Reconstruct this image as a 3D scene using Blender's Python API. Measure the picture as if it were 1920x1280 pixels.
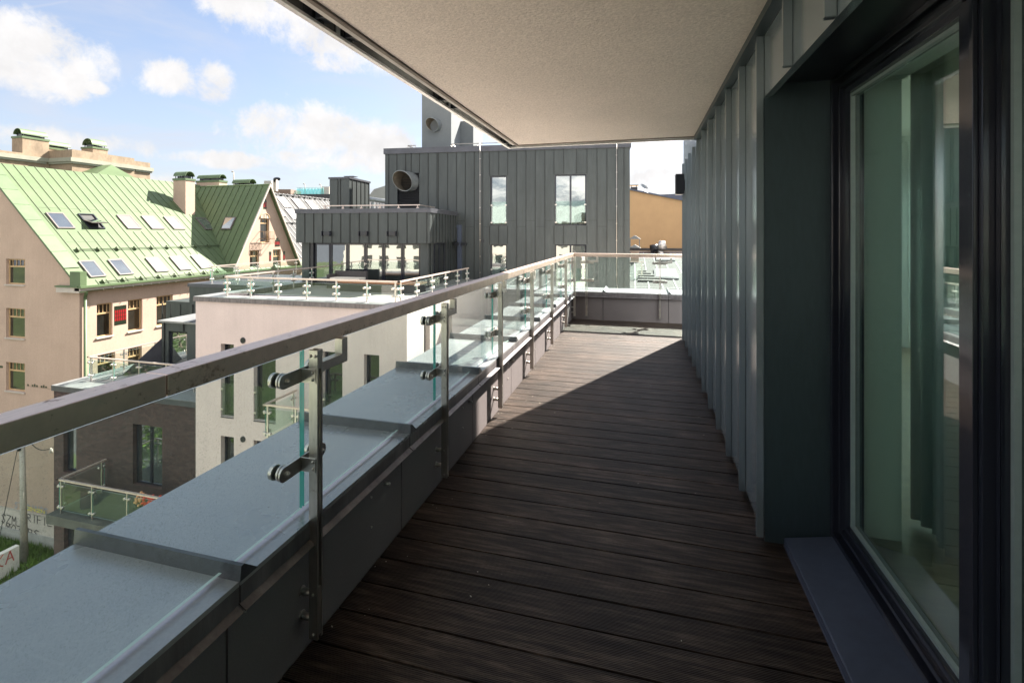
import bpy, bmesh, math, random
from mathutils import Vector, Matrix
random.seed(7)
R = math.radians
sc = bpy.context.scene
for o in list(bpy.data.objects):
    bpy.data.objects.remove(o)

# ---------------------------------------------------------------- camera
TH = R(15.1); SN, CS = math.sin(TH), math.cos(TH)
EYE = 1.45; FPX, CX, HY = 900.0, 960.0, 437.0
cd = bpy.data.cameras.new('camera'); cam = bpy.data.objects.new('camera', cd)
sc.collection.objects.link(cam); sc.camera = cam
cam.location = (0, 0, EYE); cam.rotation_euler = (R(90), 0, TH)
cd.sensor_width = 36; cd.lens = FPX / 1920 * 36
cd.shift_y = -(640 - HY) / 1920
cd.clip_start = 0.02; cd.clip_end = 2000

def ray(px, py):
    u = (px - CX) / FPX; v = (HY - py) / FPX
    return Vector((-SN + u * CS, CS + u * SN, v))
def at_d(px, py, d):
    return Vector((0, 0, EYE)) + ray(px, py) * d
def hit(px, py, P, N):
    r = ray(px, py); P = Vector(P); N = Vector(N); C0 = Vector((0, 0, EYE))
    return C0 + r * ((P - C0).dot(N) / r.dot(N))

# ---------------------------------------------------------------- light
SUN_EL, SUN_DX, SUN_DY = R(42), 0.415, 0.91
w = bpy.data.worlds.new('World'); sc.world = w; w.use_nodes = True
sd = bpy.data.lights.new('sun', 'SUN'); sun = bpy.data.objects.new('sun', sd)
sc.collection.objects.link(sun)
sd.energy = 5.0; sd.angle = R(0.5); sd.color = (1.0, 0.93, 0.83)
n_ = math.hypot(SUN_DX, SUN_DY)
sv = Vector((SUN_DX / n_ * math.cos(SUN_EL), SUN_DY / n_ * math.cos(SUN_EL), math.sin(SUN_EL)))
sun.rotation_euler = sv.to_track_quat('Z', 'Y').to_euler()
sc.view_settings.view_transform = 'Standard'; sc.view_settings.look = 'None'
sc.view_settings.exposure = 2.5; sc.view_settings.gamma = 1
sc.cycles.max_bounces = 10; sc.cycles.transparent_max_bounces = 32
sc.cycles.glossy_bounces = 6; sc.cycles.diffuse_bounces = 5
sc.cycles.use_denoising = True
sc.cycles.sample_clamp_indirect = 8; sc.cycles.blur_glossy = .5

def build_sky():
    nt = w.node_tree; N = nt.nodes; L = nt.links; N.clear()
    out = N.new('ShaderNodeOutputWorld'); bg = N.new('ShaderNodeBackground')
    bg.inputs[1].default_value = 0.05; L.new(bg.outputs[0], out.inputs[0])
    sky = N.new('ShaderNodeTexSky'); sky.sky_type = 'NISHITA'; sky.sun_disc = False
    sky.sun_elevation = SUN_EL; sky.sun_rotation = math.atan2(SUN_DX, SUN_DY)
    sky.altitude = 50; sky.air_density = 1.0; sky.dust_density = 1.6; sky.ozone_density = 1.5
    tc = N.new('ShaderNodeTexCoord')
    def M(op, a, b=None, c=None, clamp=False):
        n = N.new('ShaderNodeMath'); n.operation = op; n.use_clamp = clamp
        for i, x in enumerate((a, b, c)):
            if x is None: continue
            if isinstance(x, (int, float)): n.inputs[i].default_value = x
            else: L.new(x, n.inputs[i])
        return n.outputs[0]
    def noise(scale, detail, rough, vec, dist=0.0):
        n = N.new('ShaderNodeTexNoise'); n.inputs['Scale'].default_value = scale
        n.inputs['Detail'].default_value = detail; n.inputs['Roughness'].default_value = rough
        n.inputs['Distortion'].default_value = dist; L.new(vec, n.inputs['Vector']); return n.outputs[0]
    sep = N.new('ShaderNodeSeparateXYZ'); L.new(tc.outputs['Generated'], sep.inputs[0])
    dx, dy, dz = sep.outputs
    # flat cloud deck: direction projected on a plane above
    den = M('ADD', M('MAXIMUM', dz, 0.0), 0.13)
    cmb = N.new('ShaderNodeCombineXYZ')
    L.new(M('DIVIDE', dx, den), cmb.inputs[0]); L.new(M('DIVIDE', dy, den), cmb.inputs[1])
    nf = noise(11.0, 9, 0.66, tc.outputs['Generated'], 0.25)
    nl = noise(0.9, 6, 0.6, cmb.outputs[0], 0.3)
    veil = noise(1.6, 5, 0.55, cmb.outputs[0], 0.8)
    # separate cumulus: (centre direction, half width, half height, strength)
    blobs = [(60, 100, .135, .075), (20, 130, .12, .06), (318, 148, .068, .045), (405, 155, .052, .05),
             (600, 250, .20, .075), (690, 285, .15, .06), (650, 300, .22, .04), (590, 30, .24, .085), (690, 95, .20, .06), (460, 5, .13, .06), (1235, 330, .10, .05),
             (250, 345, .10, .03), (120, 265, .14, .03), (430, 300, .12, .022), (180, 163, .022, .016)]
    dens = None
    for px, py, rw, rh in blobs:
        c = ray(px, py).normalized(); rt = Vector((c.y, -c.x, 0)).normalized(); up = rt.cross(c).normalized()
        def dot(v, off):
            n = N.new('ShaderNodeVectorMath'); n.operation = 'DOT_PRODUCT'
            L.new(tc.outputs['Generated'], n.inputs[0]); n.inputs[1].default_value = v
            return M('SUBTRACT', n.outputs['Value'], off)
        a = M('DIVIDE', dot(rt, 0.0), rw); b = M('DIVIDE', dot(up, 0.0), rh)
        front = M('GREATER_THAN', dot(c, 0.3), 0.0)
        r2 = M('ADD', M('MULTIPLY', a, a), M('MULTIPLY', b, b))
        g = M('MULTIPLY', M('SUBTRACT', 1.0, r2, clamp=False), front)
        g = M('MAXIMUM', g, 0.0)
        dens = g if dens is None else M('MAXIMUM', dens, g)
    dens = M('MINIMUM', dens, 1.0)
    shape = M('ADD', M('MULTIPLY', dens, 1.0), M('MULTIPLY', M('SUBTRACT', nf, 0.5), 2.6))
    cum = N.new('ShaderNodeMapRange'); cum.interpolation_type = 'SMOOTHSTEP'
    L.new(shape, cum.inputs[0]); cum.inputs[1].default_value = 0.34; cum.inputs[2].default_value = 0.95
    # scattered clouds over the rest of the sky
    gen = N.new('ShaderNodeMapRange'); gen.interpolation_type = 'SMOOTHSTEP'
    L.new(nl, gen.inputs[0]); gen.inputs[1].default_value = 0.40; gen.inputs[2].default_value = 0.60
    away = N.new('ShaderNodeMapRange'); away.interpolation_type = 'SMOOTHSTEP'; L.new(dy, away.inputs[0])
    away.inputs[1].default_value = .25; away.inputs[2].default_value = -.25
    back = M('MULTIPLY', gen.outputs[0], away.outputs[0])
    vl = N.new('ShaderNodeMapRange'); vl.interpolation_type = 'SMOOTHSTEP'
    L.new(veil, vl.inputs[0]); vl.inputs[1].default_value = 0.38; vl.inputs[2].default_value = 0.8
    hz = M('POWER', M('SUBTRACT', 1.0, M('MAXIMUM', dz, 0.0), clamp=True), 5.0)
    mist = M('ADD', M('MULTIPLY', vl.outputs[0], 0.42), M('MULTIPLY_ADD', hz, 0.62, .10), clamp=True)
    # a thin vapour trail
    ra, rb_ = ray(-260, 66).normalized(), ray(128, 3).normalized(); nn_ = ra.cross(rb_).normalized(); tt = (rb_ - ra).normalized()
    def dotv(v):
        n = N.new('ShaderNodeVectorMath'); n.operation = 'DOT_PRODUCT'; L.new(tc.outputs['Generated'], n.inputs[0]); n.inputs[1].default_value = v; return n.outputs['Value']
    wob = M('MULTIPLY', M('SUBTRACT', nf, .5), .006)
    tr = M('SUBTRACT', 1.0, M('DIVIDE', M('ABSOLUTE', M('ADD', dotv(nn_), wob)), .0065), clamp=True)
    tr = M('MULTIPLY', M('MULTIPLY', tr, M('LESS_THAN', dotv(tt), rb_.dot(tt))), M('MULTIPLY', M('GREATER_THAN', dotv(ra), .7), .5))
    mist = M('MAXIMUM', mist, tr)
    # cloud tone: brighter tops, greyer bellies
    tone = noise(14.0, 5, 0.6, tc.outputs['Generated'], 0.2)
    cr = N.new('ShaderNodeMapRange'); L.new(tone, cr.inputs[0])
    cr.inputs[1].default_value = .3; cr.inputs[2].default_value = .7; cr.inputs[3].default_value = 3.1; cr.inputs[4].default_value = 3.75
    ccol = N.new('ShaderNodeCombineXYZ')
    L.new(cr.outputs[0], ccol.inputs[0]); L.new(M('MULTIPLY', cr.outputs[0], .985), ccol.inputs[1]); L.new(M('MULTIPLY', cr.outputs[0], .985), ccol.inputs[2])
    def mix(f, a, b):
        n = N.new('ShaderNodeMix'); n.data_type = 'RGBA'; L.new(f, n.inputs[0])
        for s, x in ((n.inputs[6], a), (n.inputs[7], b)):
            if isinstance(x, tuple): s.default_value = x
            else: L.new(x, s)
        return n.outputs[2]
    br = N.new('ShaderNodeMix'); br.data_type = 'RGBA'; br.blend_type = 'MULTIPLY'; br.inputs[0].default_value = 1
    L.new(sky.outputs[0], br.inputs[6]); br.inputs[7].default_value = (.78, .77, .78, 1)
    c1 = mix(mist, br.outputs[2], (2.75, 2.82, 3.15, 1))
    c2 = mix(cum.outputs[0], c1, ccol.outputs[0])
    c2 = mix(back, c2, (10.0, 9.6, 9.2, 1))          # unseen clouds behind the view, brightened to lift the shaded faces
    L.new(c2, bg.inputs[0])
build_sky()

# ---------------------------------------------------------------- materials
def new_mat(name):
    m = bpy.data.materials.new(name); m.use_nodes = True
    nt = m.node_tree; return m, nt.nodes, nt.links, nt.nodes['Principled BSDF']
def tex_vec(N, L, stretch=(1, 1, 1), src='Object'):
    tc = N.new('ShaderNodeTexCoord'); mp = N.new('ShaderNodeMapping')
    mp.inputs['Scale'].default_value = stretch; L.new(tc.outputs[src], mp.inputs[0]); return mp.outputs[0]
def noise_n(N, L, vec, scale, detail=5, rough=.6):
    n = N.new('ShaderNodeTexNoise'); n.inputs['Scale'].default_value = scale
    n.inputs['Detail'].default_value = detail; n.inputs['Roughness'].default_value = rough
    L.new(vec, n.inputs['Vector']); return n.outputs[0]
def ramp(N, L, fac, stops):
    r = N.new('ShaderNodeValToRGB'); L.new(fac, r.inputs[0]); e = r.color_ramp.elements
    while len(e) < len(stops): e.new(0.5)
    for el, (p, c) in zip(e, stops):
        el.position = p; el.color = (c[0], c[1], c[2], 1)
    return r.outputs[0]
def mixc(N, L, f, a, b, blend='MIX'):
    n = N.new('ShaderNodeMix'); n.data_type = 'RGBA'; n.blend_type = blend
    for s, x in ((n.inputs[0], f), (n.inputs[6], a), (n.inputs[7], b)):
        if isinstance(x, (int, float)): s.default_value = x
        elif isinstance(x, tuple): s.default_value = (x + (1,))[:4]
        else: L.new(x, s)
    return n.outputs[2]
def pm(name, col, rough=.5, metal=0.0, *a, streak=0.0, **k):
    m = pm0(name, col, rough, metal, *a, **k)
    if streak:
        N = m.node_tree.nodes; L = m.node_tree.links; b = N['Principled BSDF']; src = b.inputs['Base Color'].links[0].from_socket
        v = tex_vec(N, L, (2.2, 2.2, .16)); n = noise_n(N, L, v, 2.4, 7, .7); v2 = tex_vec(N, L); n2 = noise_n(N, L, v2, .35, 4, .6)
        f = ramp(N, L, n, [(.36, (1 - streak, 1 - streak, 1 - streak)), (.6, (1, 1, 1))]); g = ramp(N, L, n2, [(.35, (1 - streak * .6,) * 3), (.65, (1, 1, 1))])
        L.new(mixc(N, L, 1.0, mixc(N, L, 1.0, src, f, 'MULTIPLY'), g, 'MULTIPLY'), b.inputs['Base Color'])
    return m
def pm0(name, col, rough=.5, metal=0.0, var=.12, scale=3.0, stretch=(1, 1, 1), bump=0.0, bscale=60, fine=.05, fscale=40, spec=.5, rvar=0.0):
    m, N, L, b = new_mat(name)
    v = tex_vec(N, L, stretch)
    lo = tuple(c * (1 - var) for c in col); hi = tuple(min(1, c * (1 + var)) for c in col)
    n1 = noise_n(N, L, v, scale)
    c = ramp(N, L, n1, [(.3, lo), (.7, hi)])
    if fine:
        n2 = noise_n(N, L, v, fscale, 3)
        g = ramp(N, L, n2, [(.3, (1 - fine * 2,) * 3), (.7, (1,) * 3)])
        c = mixc(N, L, 1.0, c, g, 'MULTIPLY')
    L.new(c, b.inputs['Base Color'])
    b.inputs['Roughness'].default_value = rough; b.inputs['Metallic'].default_value = metal
    b.inputs['Specular IOR Level'].default_value = spec
    if rvar:
        mr = N.new('ShaderNodeMapRange'); L.new(n1, mr.inputs[0]); mr.inputs[1].default_value = .3; mr.inputs[2].default_value = .7
        mr.inputs[3].default_value = rough - rvar; mr.inputs[4].default_value = rough + rvar; L.new(mr.outputs[0], b.inputs['Roughness'])
    if bump:
        bp = N.new('ShaderNodeBump'); bp.inputs['Strength'].default_value = bump; bp.inputs['Distance'].default_value = .01
        vb = tex_vec(N, L)
        L.new(noise_n(N, L, vb, bscale, 4), bp.inputs['Height']); L.new(bp.outputs[0], b.inputs['Normal'])
    return m
def glass_mat(name, tint, ior=1.45, rmin=0.0, dust=0.0, rough=0.0, rscale=1.0):
    m, N, L, b = new_mat(name); N.remove(b); out = N['Material Output']
    t = N.new('ShaderNodeBsdfTransparent'); t.inputs[0].default_value = tint + (1,)
    g = N.new('ShaderNodeBsdfGlossy'); g.inputs['Roughness'].default_value = rough
    f0 = ((ior - 1) / (ior + 1)) ** 2 + rmin
    lw = N.new('ShaderNodeLayerWeight'); lw.inputs[0].default_value = .5
    pw_ = N.new('ShaderNodeMath'); pw_.operation = 'POWER'; L.new(lw.outputs['Facing'], pw_.inputs[0]); pw_.inputs[1].default_value = 5
    mr = N.new('ShaderNodeMath'); mr.operation = 'MULTIPLY_ADD'; L.new(pw_.outputs[0], mr.inputs[0])
    mr.inputs[1].default_value = (1 - f0) * rscale; mr.inputs[2].default_value = f0; mr.use_clamp = True
    mx = N.new('ShaderNodeMixShader'); L.new(mr.outputs[0], mx.inputs[0]); L.new(t.outputs[0], mx.inputs[1]); L.new(g.outputs[0], mx.inputs[2])
    last = mx.outputs[0]
    if dust:
        d = N.new('ShaderNodeBsdfDiffuse'); d.inputs[0].default_value = (.75, .75, .72, 1)
        v = tex_vec(N, L, (1, 1, 1)); v2 = tex_vec(N, L, (1, 9, .35))
        sp = ramp(N, L, noise_n(N, L, v, 190, 2, .75), [(.57, (0, 0, 0)), (.67, (1, 1, 1))])
        st = ramp(N, L, noise_n(N, L, v2, 9, 4), [(.35, (.1, .1, .1)), (.75, (1, 1, 1))])
        mm = mixc(N, L, 1.0, sp, st, 'MULTIPLY')
        ad = N.new('ShaderNodeMath'); ad.operation = 'MULTIPLY_ADD'; L.new(mm, ad.inputs[0]); ad.inputs[1].default_value = dust; ad.inputs[2].default_value = dust * .12
        m2 = N.new('ShaderNodeMixShader'); L.new(ad.outputs[0], m2.inputs[0]); L.new(last, m2.inputs[1]); L.new(d.outputs[0], m2.inputs[2]); last = m2.outputs[0]
    L.new(last, out.inputs[0]); return m
def mirror_window(name, inner, fac=.3, rough=.015):
    m, N, L, b = new_mat(name); out = N['Material Output']
    v = tex_vec(N, L); c = ramp(N, L, noise_n(N, L, v, .9, 2), [(.35, tuple(x * .5 for x in inner)), (.65, inner)])
    L.new(c, b.inputs['Base Color']); b.inputs['Roughness'].default_value = .9; b.inputs['Specular IOR Level'].default_value = 0
    g = N.new('ShaderNodeBsdfGlossy'); g.inputs['Roughness'].default_value = rough; g.inputs[0].default_value = (.93, .97, .95, 1)
    bp = N.new('ShaderNodeBump'); bp.inputs['Strength'].default_value = .035; bp.inputs['Distance'].default_value = .05
    L.new(noise_n(N, L, v, 1.3, 2), bp.inputs['Height']); L.new(bp.outputs[0], g.inputs['Normal'])
    f = N.new('ShaderNodeFresnel'); f.inputs[0].default_value = 1.5
    mr = N.new('ShaderNodeMath'); mr.operation = 'ADD'; mr.use_clamp = True; L.new(f.outputs[0], mr.inputs[0]); mr.inputs[1].default_value = fac
    mx = N.new('ShaderNodeMixShader'); L.new(mr.outputs[0], mx.inputs[0]); L.new(b.outputs[0], mx.inputs[1]); L.new(g.outputs[0], mx.inputs[2])
    L.new(mx.outputs[0], out.inputs[0]); return m
def steel_mat(name, base, rust, rust_lo, rough=.34):
    m, N, L, b = new_mat(name)
    v = tex_vec(N, L, (1, 1, 1)); vs = tex_vec(N, L, (6, 1, 1))
    n1 = noise_n(N, L, v, 7, 8, .72); n2 = noise_n(N, L, v, 55, 4, .7); n3 = noise_n(N, L, vs, 18, 4)
    mk = N.new('ShaderNodeMath'); mk.operation = 'MULTIPLY_ADD'; L.new(n2, mk.inputs[0]); mk.inputs[1].default_value = .45; L.new(n1, mk.inputs[2])
    mask = ramp(N, L, mk.outputs[0], [(rust_lo, (0, 0, 0)), (rust_lo + .12, (1, 1, 1))])
    bc = ramp(N, L, n3, [(.3, tuple(x * .8 for x in base)), (.7, base)])
    L.new(mixc(N, L, mask, bc, rust), b.inputs['Base Color'])
    mr = N.new('ShaderNodeMapRange'); L.new(mask, mr.inputs[0]); mr.inputs[3].default_value = .96; mr.inputs[4].default_value = .45; L.new(mr.outputs[0], b.inputs['Metallic'])
    m2 = N.new('ShaderNodeMapRange'); L.new(mask, m2.inputs[0]); m2.inputs[3].default_value = rough; m2.inputs[4].default_value = .62; L.new(m2.outputs[0], b.inputs['Roughness'])
    return m

ZINC = pm('zinc_cladding', (.060, .070, .071), .42, .35, .13, 1.2, (1, 1, .25), fine=.06, fscale=9, streak=.16)
ZINC_NEAR = pm('zinc_cladding_satin', (.40, .455, .49), .17, .72, .05, 1.1, (1, 1, .15), 0, 120, fine=.03, fscale=30, rvar=.03)
ZINC_REVEAL = pm('zinc_reveal', (.055, .078, .088), .42, .55, .08, 1.5, (1, 1, .2), .06, 160, fine=.06, fscale=60)
ZINC_CAP = pm('zinc_cap', (.075, .078, .092), .4, .4, .15, 2.5, fine=.05)
ZINC_LIGHT = pm('zinc_roof_sheet', (.22, .225, .225), .42, .35, .12, 2.0, fine=.05)
SEAM_DARK = pm('seam_shadow_zinc', (.022, .025, .025), .5, .3, .05)
COPING = pm('coping_sheet', (.36, .365, .37), .28, .4, .10, 1.6, (1, 1, 1), .05, 9, fine=.06, fscale=120, rvar=.10)
FASCIA = pm('coping_fascia_sheet', (.15, .135, .14), .45, .25, .35, 14, (1, 1, .18), .08, 200, fine=.12, fscale=70)
PANEL = pm('fibre_cement_panel', (.15, .128, .128), .7, 0, .08, 2.5, bump=.15, bscale=300, fine=.08, fscale=160)
STEEL = steel_mat('stainless_steel', (.56, .53, .49), (.16, .09, .045), .86)
RAIL = steel_mat('weathered_stainless_rail', (.72, .57, .48), (.16, .095, .058), .815, .40)
STEEL_FAR = pm('satin_steel', (.62, .58, .54), .35, .9, .06)
RAIL_FAR = pm('copper_toned_handrail', (.62, .52, .46), .42, .6, .06)
SOFFIT = pm('stucco_soffit', (.87, .775, .71), .95, 0, .05, 1.2, bump=.7, bscale=75, fine=.12, fscale=80, spec=.15)
DARKMETAL = pm('dark_powder_coat', (.018, .02, .026), .28, .1, .1, 4, fine=.03)
FRAME = pm('anthracite_frame', (.022, .024, .034), .12, .15, .08, 3, fine=.03, spec=.6)
SILLM = pm('anthracite_sill', (.085, .10, .145), .36, .3, .12, 2.5, fine=.07, fscale=25, rvar=.05)
RUBBER = pm('rubber_gasket', (.015, .015, .015), .7)
ALU = pm('aluminium_profile', (.8, .8, .8), .35, .6, .05)
GLASS = glass_mat('balustrade_glass', (.90, .965, .945), 1.5, 0.0, .26, .004)
GLASS_EDGE = pm('glass_edge', (.04, .33, .29), .12, 0, .1, 3, fine=0)
GLASS_RIM = pm('glass_rim', (.5, .62, .58), .2, 0, .1, 3, fine=0)
GLASS_FAR = glass_mat('terrace_glass', (.90, .955, .935), 1.5, 0.02, 0)
PANE_NEAR = glass_mat('insulated_pane', (.81, .97, .955), 1.6, .22, 0)
PANE_IN = glass_mat('inner_pane', (.95, .98, .965), 1.45, 0, 0)
FASCIA_GLASS = mirror_window('fascia_glass', (.06, .06, .06), .16, .08)
MIRROR = mirror_window('reflective_pane', (.045, .055, .055), .36)
MIRROR_SOFT = mirror_window('clear_pane', (.016, .018, .017), .07)
RENDER_W = pm('pale_render', (.55, .47, .445), .92, 0, .05, .7, bump=.2, bscale=90, fine=.05, fscale=22, spec=.2, streak=.05)
CREAM = pm('cream_plaster', (.43, .325, .26), .92, 0, .07, .5, bump=.2, bscale=60, fine=.06, fscale=9, spec=.2, streak=.05)
CREAM_OLD = pm('weathered_cream_plaster', (.27, .21, .15), .92, 0, .2, 1.1, (1, 1, .5), fine=.1, fscale=5, spec=.2)
ORANGE = pm('ochre_render', (.56, .36, .195), .92, 0, .06, .9, bump=.1, bscale=40, fine=.06, fscale=14, spec=.2)
GREEN = pm('painted_green_roof', (.088, .127, .062), .5, 0, .10, .55, (1, 1, 1), fine=.05, fscale=7, spec=.25, streak=.08)
GREEN_D = pm('painted_green_flashing', (.08, .122, .058), .5, 0, .14, 1.1, fine=.05, spec=.4)
SEAM_G = pm('green_seam', (.058, .082, .036), .6, 0, .2, 3)
WOODF = pm('ochre_window_frame', (.44, .30, .155), .55, 0, .08, 3)
WHITEF = pm('white_trim', (.40, .36, .32), .6, 0, .06, 3)
WHITE_ROOF = pm('pale_metal_roof', (.07, .07, .071), .75, .0, .07, .8, fine=.04, spec=.15)
BLIND = pm('skylight_blind', (.24, .24, .26), .35, 0, .04)
PALEBLIND = pm('pale_skylight_blind', (.22, .195, .18), .4, 0, .08)
GREYBLIND = pm('grey_skylight_blind', (.10, .09, .085), .4, 0, .08)
CONCRETE = pm('grey_concrete', (.36, .35, .33), .9, 0, .15, 1.5, bump=.2, bscale=30, fine=.08)
STUCCO_GREY = pm('grey_stucco', (.14, .155, .165), .9, 0, .07, .8, bump=.2, bscale=60, fine=.06, fscale=20)
TILE_R = pm('red_glazed_tile', (.24, .012, .014), .3, 0, .3, 9)
TILE_K = pm('dark_green_tile', (.012, .02, .012), .3, 0, .3, 9)
POLE_M = pm('weathered_pole', (.40, .37, .33), .9, 0, .2, 3, (1, 1, .2), fine=.12)
CABLE_M = pm('black_cable', (.02, .02, .02), .6)
BLACKP = pm('black_spray_paint', (.05, .045, .045), .6)
ORANGEP = pm('orange_spray_paint', (.75, .30, .03), .6)
BLUEP = pm('blue_spray_paint', (.20, .27, .36), .6)
YELLOWP = pm('yellow_spray_paint', (.62, .55, .10), .6)
REDP = pm('red_spray_paint', (.55, .10, .09), .6)
WHITEWALL = pm('whitewashed_concrete', (.74, .71, .68), .85, 0, .12, 2.5, fine=.1)
PAVER = pm('terrace_paver', (.22, .21, .20), .8, 0, .12, 2, fine=.06)
CURTAIN = pm('grey_curtain', (.5, .5, .46), .95, 0, .06, 4)
ROOMW = pm('room_wall_paint', (.84, .84, .81), .9, 0, .03, 2, spec=.2)
PARQUET = pm('parquet', (.34, .27, .19), .35, 0, .2, 4, (1, 8, 1))
RATTAN = pm('dark_rattan', (.05, .045, .045), .7, 0, .3, 30)
CUSHION = pm('pale_cushion', (.62, .58, .5), .9, 0, .06, 6)
WOODB = pm('teak_slats', (.35, .17, .08), .6, 0, .25, 12, (1, 8, 1))
FLOWER = pm('red_petals', (.7, .06, .03), .6, 0, .3, 30)
FLOWER_O = pm('peach_petals', (.75, .38, .2), .6, 0, .3, 30)
LEAF = pm('leaf_green', (.10, .17, .03), .55, 0, .45, 1.3, fine=.1, fscale=8)
BARK = pm('bark', (.12, .09, .065), .9, 0, .3, 5)
DUCT_IN = pm('brown_duct_inside', (.10, .085, .065), .7, 0, .2, 4)  # inside of the ducts, darker and browner than the outside
DUCT = pm('galvanised_duct', (.22, .24, .25), .38, .5, .12, 3)

def sheer_mat():
    m, N, L, b = new_mat('sheer_curtain'); out = N['Material Output']; N.remove(b)
    t = N.new('ShaderNodeBsdfTranslucent'); t.inputs[0].default_value = (.85, .88, .86, 1)
    d = N.new('ShaderNodeBsdfDiffuse'); d.inputs[0].default_value = (.8, .82, .8, 1)
    p = N.new('ShaderNodeBsdfTransparent')
    a = N.new('ShaderNodeMixShader'); a.inputs[0].default_value = .4; L.new(t.outputs[0], a.inputs[1]); L.new(d.outputs[0], a.inputs[2])
    c = N.new('ShaderNodeMixShader'); c.inputs[0].default_value = .5; L.new(a.outputs[0], c.inputs[1]); L.new(p.outputs[0], c.inputs[2])
    L.new(c.outputs[0], out.inputs[0]); return m
SHEER = sheer_mat()
def deck_mat():
    m, N, L, b = new_mat('ribbed_deck_board')
    tc = N.new('ShaderNodeTexCoord'); v = tc.outputs['Object']
    vs = tex_vec(N, L, (.8, 9, 1)); vb = tex_vec(N, L, (.25, 6.58, 0))
    n1 = noise_n(N, L, vs, 5, 8, .72); n0 = noise_n(N, L, v, 1.6, 4, .6); n2 = noise_n(N, L, v, 90, 2)
    br = N.new('ShaderNodeTexWhiteNoise'); br.noise_dimensions = '1D'
    sp = N.new('ShaderNodeSeparateXYZ'); L.new(v, sp.inputs[0])
    f = N.new('ShaderNodeMath'); f.operation = 'DIVIDE'; L.new(sp.outputs[1], f.inputs[0]); f.inputs[1].default_value = .152
    fl = N.new('ShaderNodeMath'); fl.operation = 'FLOOR'; L.new(f.outputs[0], fl.inputs[0]); L.new(fl.outputs[0], br.inputs['W'])
    c = ramp(N, L, n1, [(.36, (.015, .010, .008)), (.5, (.046, .033, .026)), (.66, (.135, .105, .088))])
    g = ramp(N, L, n0, [(.32, (.5, .48, .46)), (.68, (1.25, 1.2, 1.15))])
    c = mixc(N, L, 1.0, c, g, 'MULTIPLY')
    h = ramp(N, L, br.outputs['Value'], [(0, (.68, .68, .68)), (1, (1.2, 1.17, 1.14))])
    c = mixc(N, L, 1.0, c, h, 'MULTIPLY')
    k = ramp(N, L, n2, [(.3, (.8, .8, .8)), (.7, (1, 1, 1))]); c = mixc(N, L, 1.0, c, k, 'MULTIPLY')
    L.new(c, b.inputs['Base Color']); b.inputs['Roughness'].default_value = .5; b.inputs['Specular IOR Level'].default_value = .16
    wv = N.new('ShaderNodeMath'); wv.operation = 'MULTIPLY'; L.new(sp.outputs[1], wv.inputs[0]); wv.inputs[1].default_value = 2 * math.pi / .0065
    si = N.new('ShaderNodeMath'); si.operation = 'SINE'; L.new(wv.outputs[0], si.inputs[0])
    bp = N.new('ShaderNodeBump'); bp.inputs['Strength'].default_value = .55; bp.inputs['Distance'].default_value = .002
    L.new(si.outputs[0], bp.inputs['Height']); L.new(bp.outputs[0], b.inputs['Normal'])
    return m
DECK = deck_mat()
def brick_mat():
    m, N, L, b = new_mat('dark_clinker_brick')
    tc = N.new('ShaderNodeTexCoord'); sp = N.new('ShaderNodeSeparateXYZ'); L.new(tc.outputs['Object'], sp.inputs[0])
    a = N.new('ShaderNodeMath'); a.operation = 'ADD'; L.new(sp.outputs[0], a.inputs[0]); L.new(sp.outputs[1], a.inputs[1])
    cb = N.new('ShaderNodeCombineXYZ'); L.new(a.outputs[0], cb.inputs[0]); L.new(sp.outputs[2], cb.inputs[1])
    bt = N.new('ShaderNodeTexBrick'); L.new(cb.outputs[0], bt.inputs[0]); bt.inputs['Scale'].default_value = 1
    bt.inputs['Brick Width'].default_value = .25; bt.inputs['Row Height'].default_value = .08; bt.inputs['Mortar Size'].default_value = .008
    bt.inputs['Color1'].default_value = (.026, .014, .013, 1); bt.inputs['Color2'].default_value = (.06, .034, .03, 1); bt.inputs['Mortar'].default_value = (.035, .032, .032, 1)
    n = noise_n(N, L, tc.outputs['Object'], 8, 5); g = ramp(N, L, n, [(.3, (.6, .6, .62)), (.7, (1.35, 1.3, 1.3))])
    L.new(mixc(N, L, 1.0, bt.outputs[0], g, 'MULTIPLY'), b.inputs['Base Color']); b.inputs['Roughness'].default_value = .8
    return m
BRICK = brick_mat()
def ground_mat():
    m, N, L, b = new_mat('lawn_ground')
    v = tex_vec(N, L)
    a = ramp(N, L, noise_n(N, L, v, .12, 6, .65), [(.35, (.038, .055, .016)), (.6, (.07, .095, .026)), (.75, (.125, .135, .05))])
    g = ramp(N, L, noise_n(N, L, v, 6, 4, .7), [(.3, (.5, .5, .5)), (.7, (1.25, 1.25, 1.2))])
    L.new(mixc(N, L, 1.0, a, g, 'MULTIPLY'), b.inputs['Base Color']); b.inputs['Roughness'].default_value = .9
    return m
LAWN = ground_mat()
ASPHALT = pm('asphalt', (.055, .055, .055), .9, 0, .2, 1.5)

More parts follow.
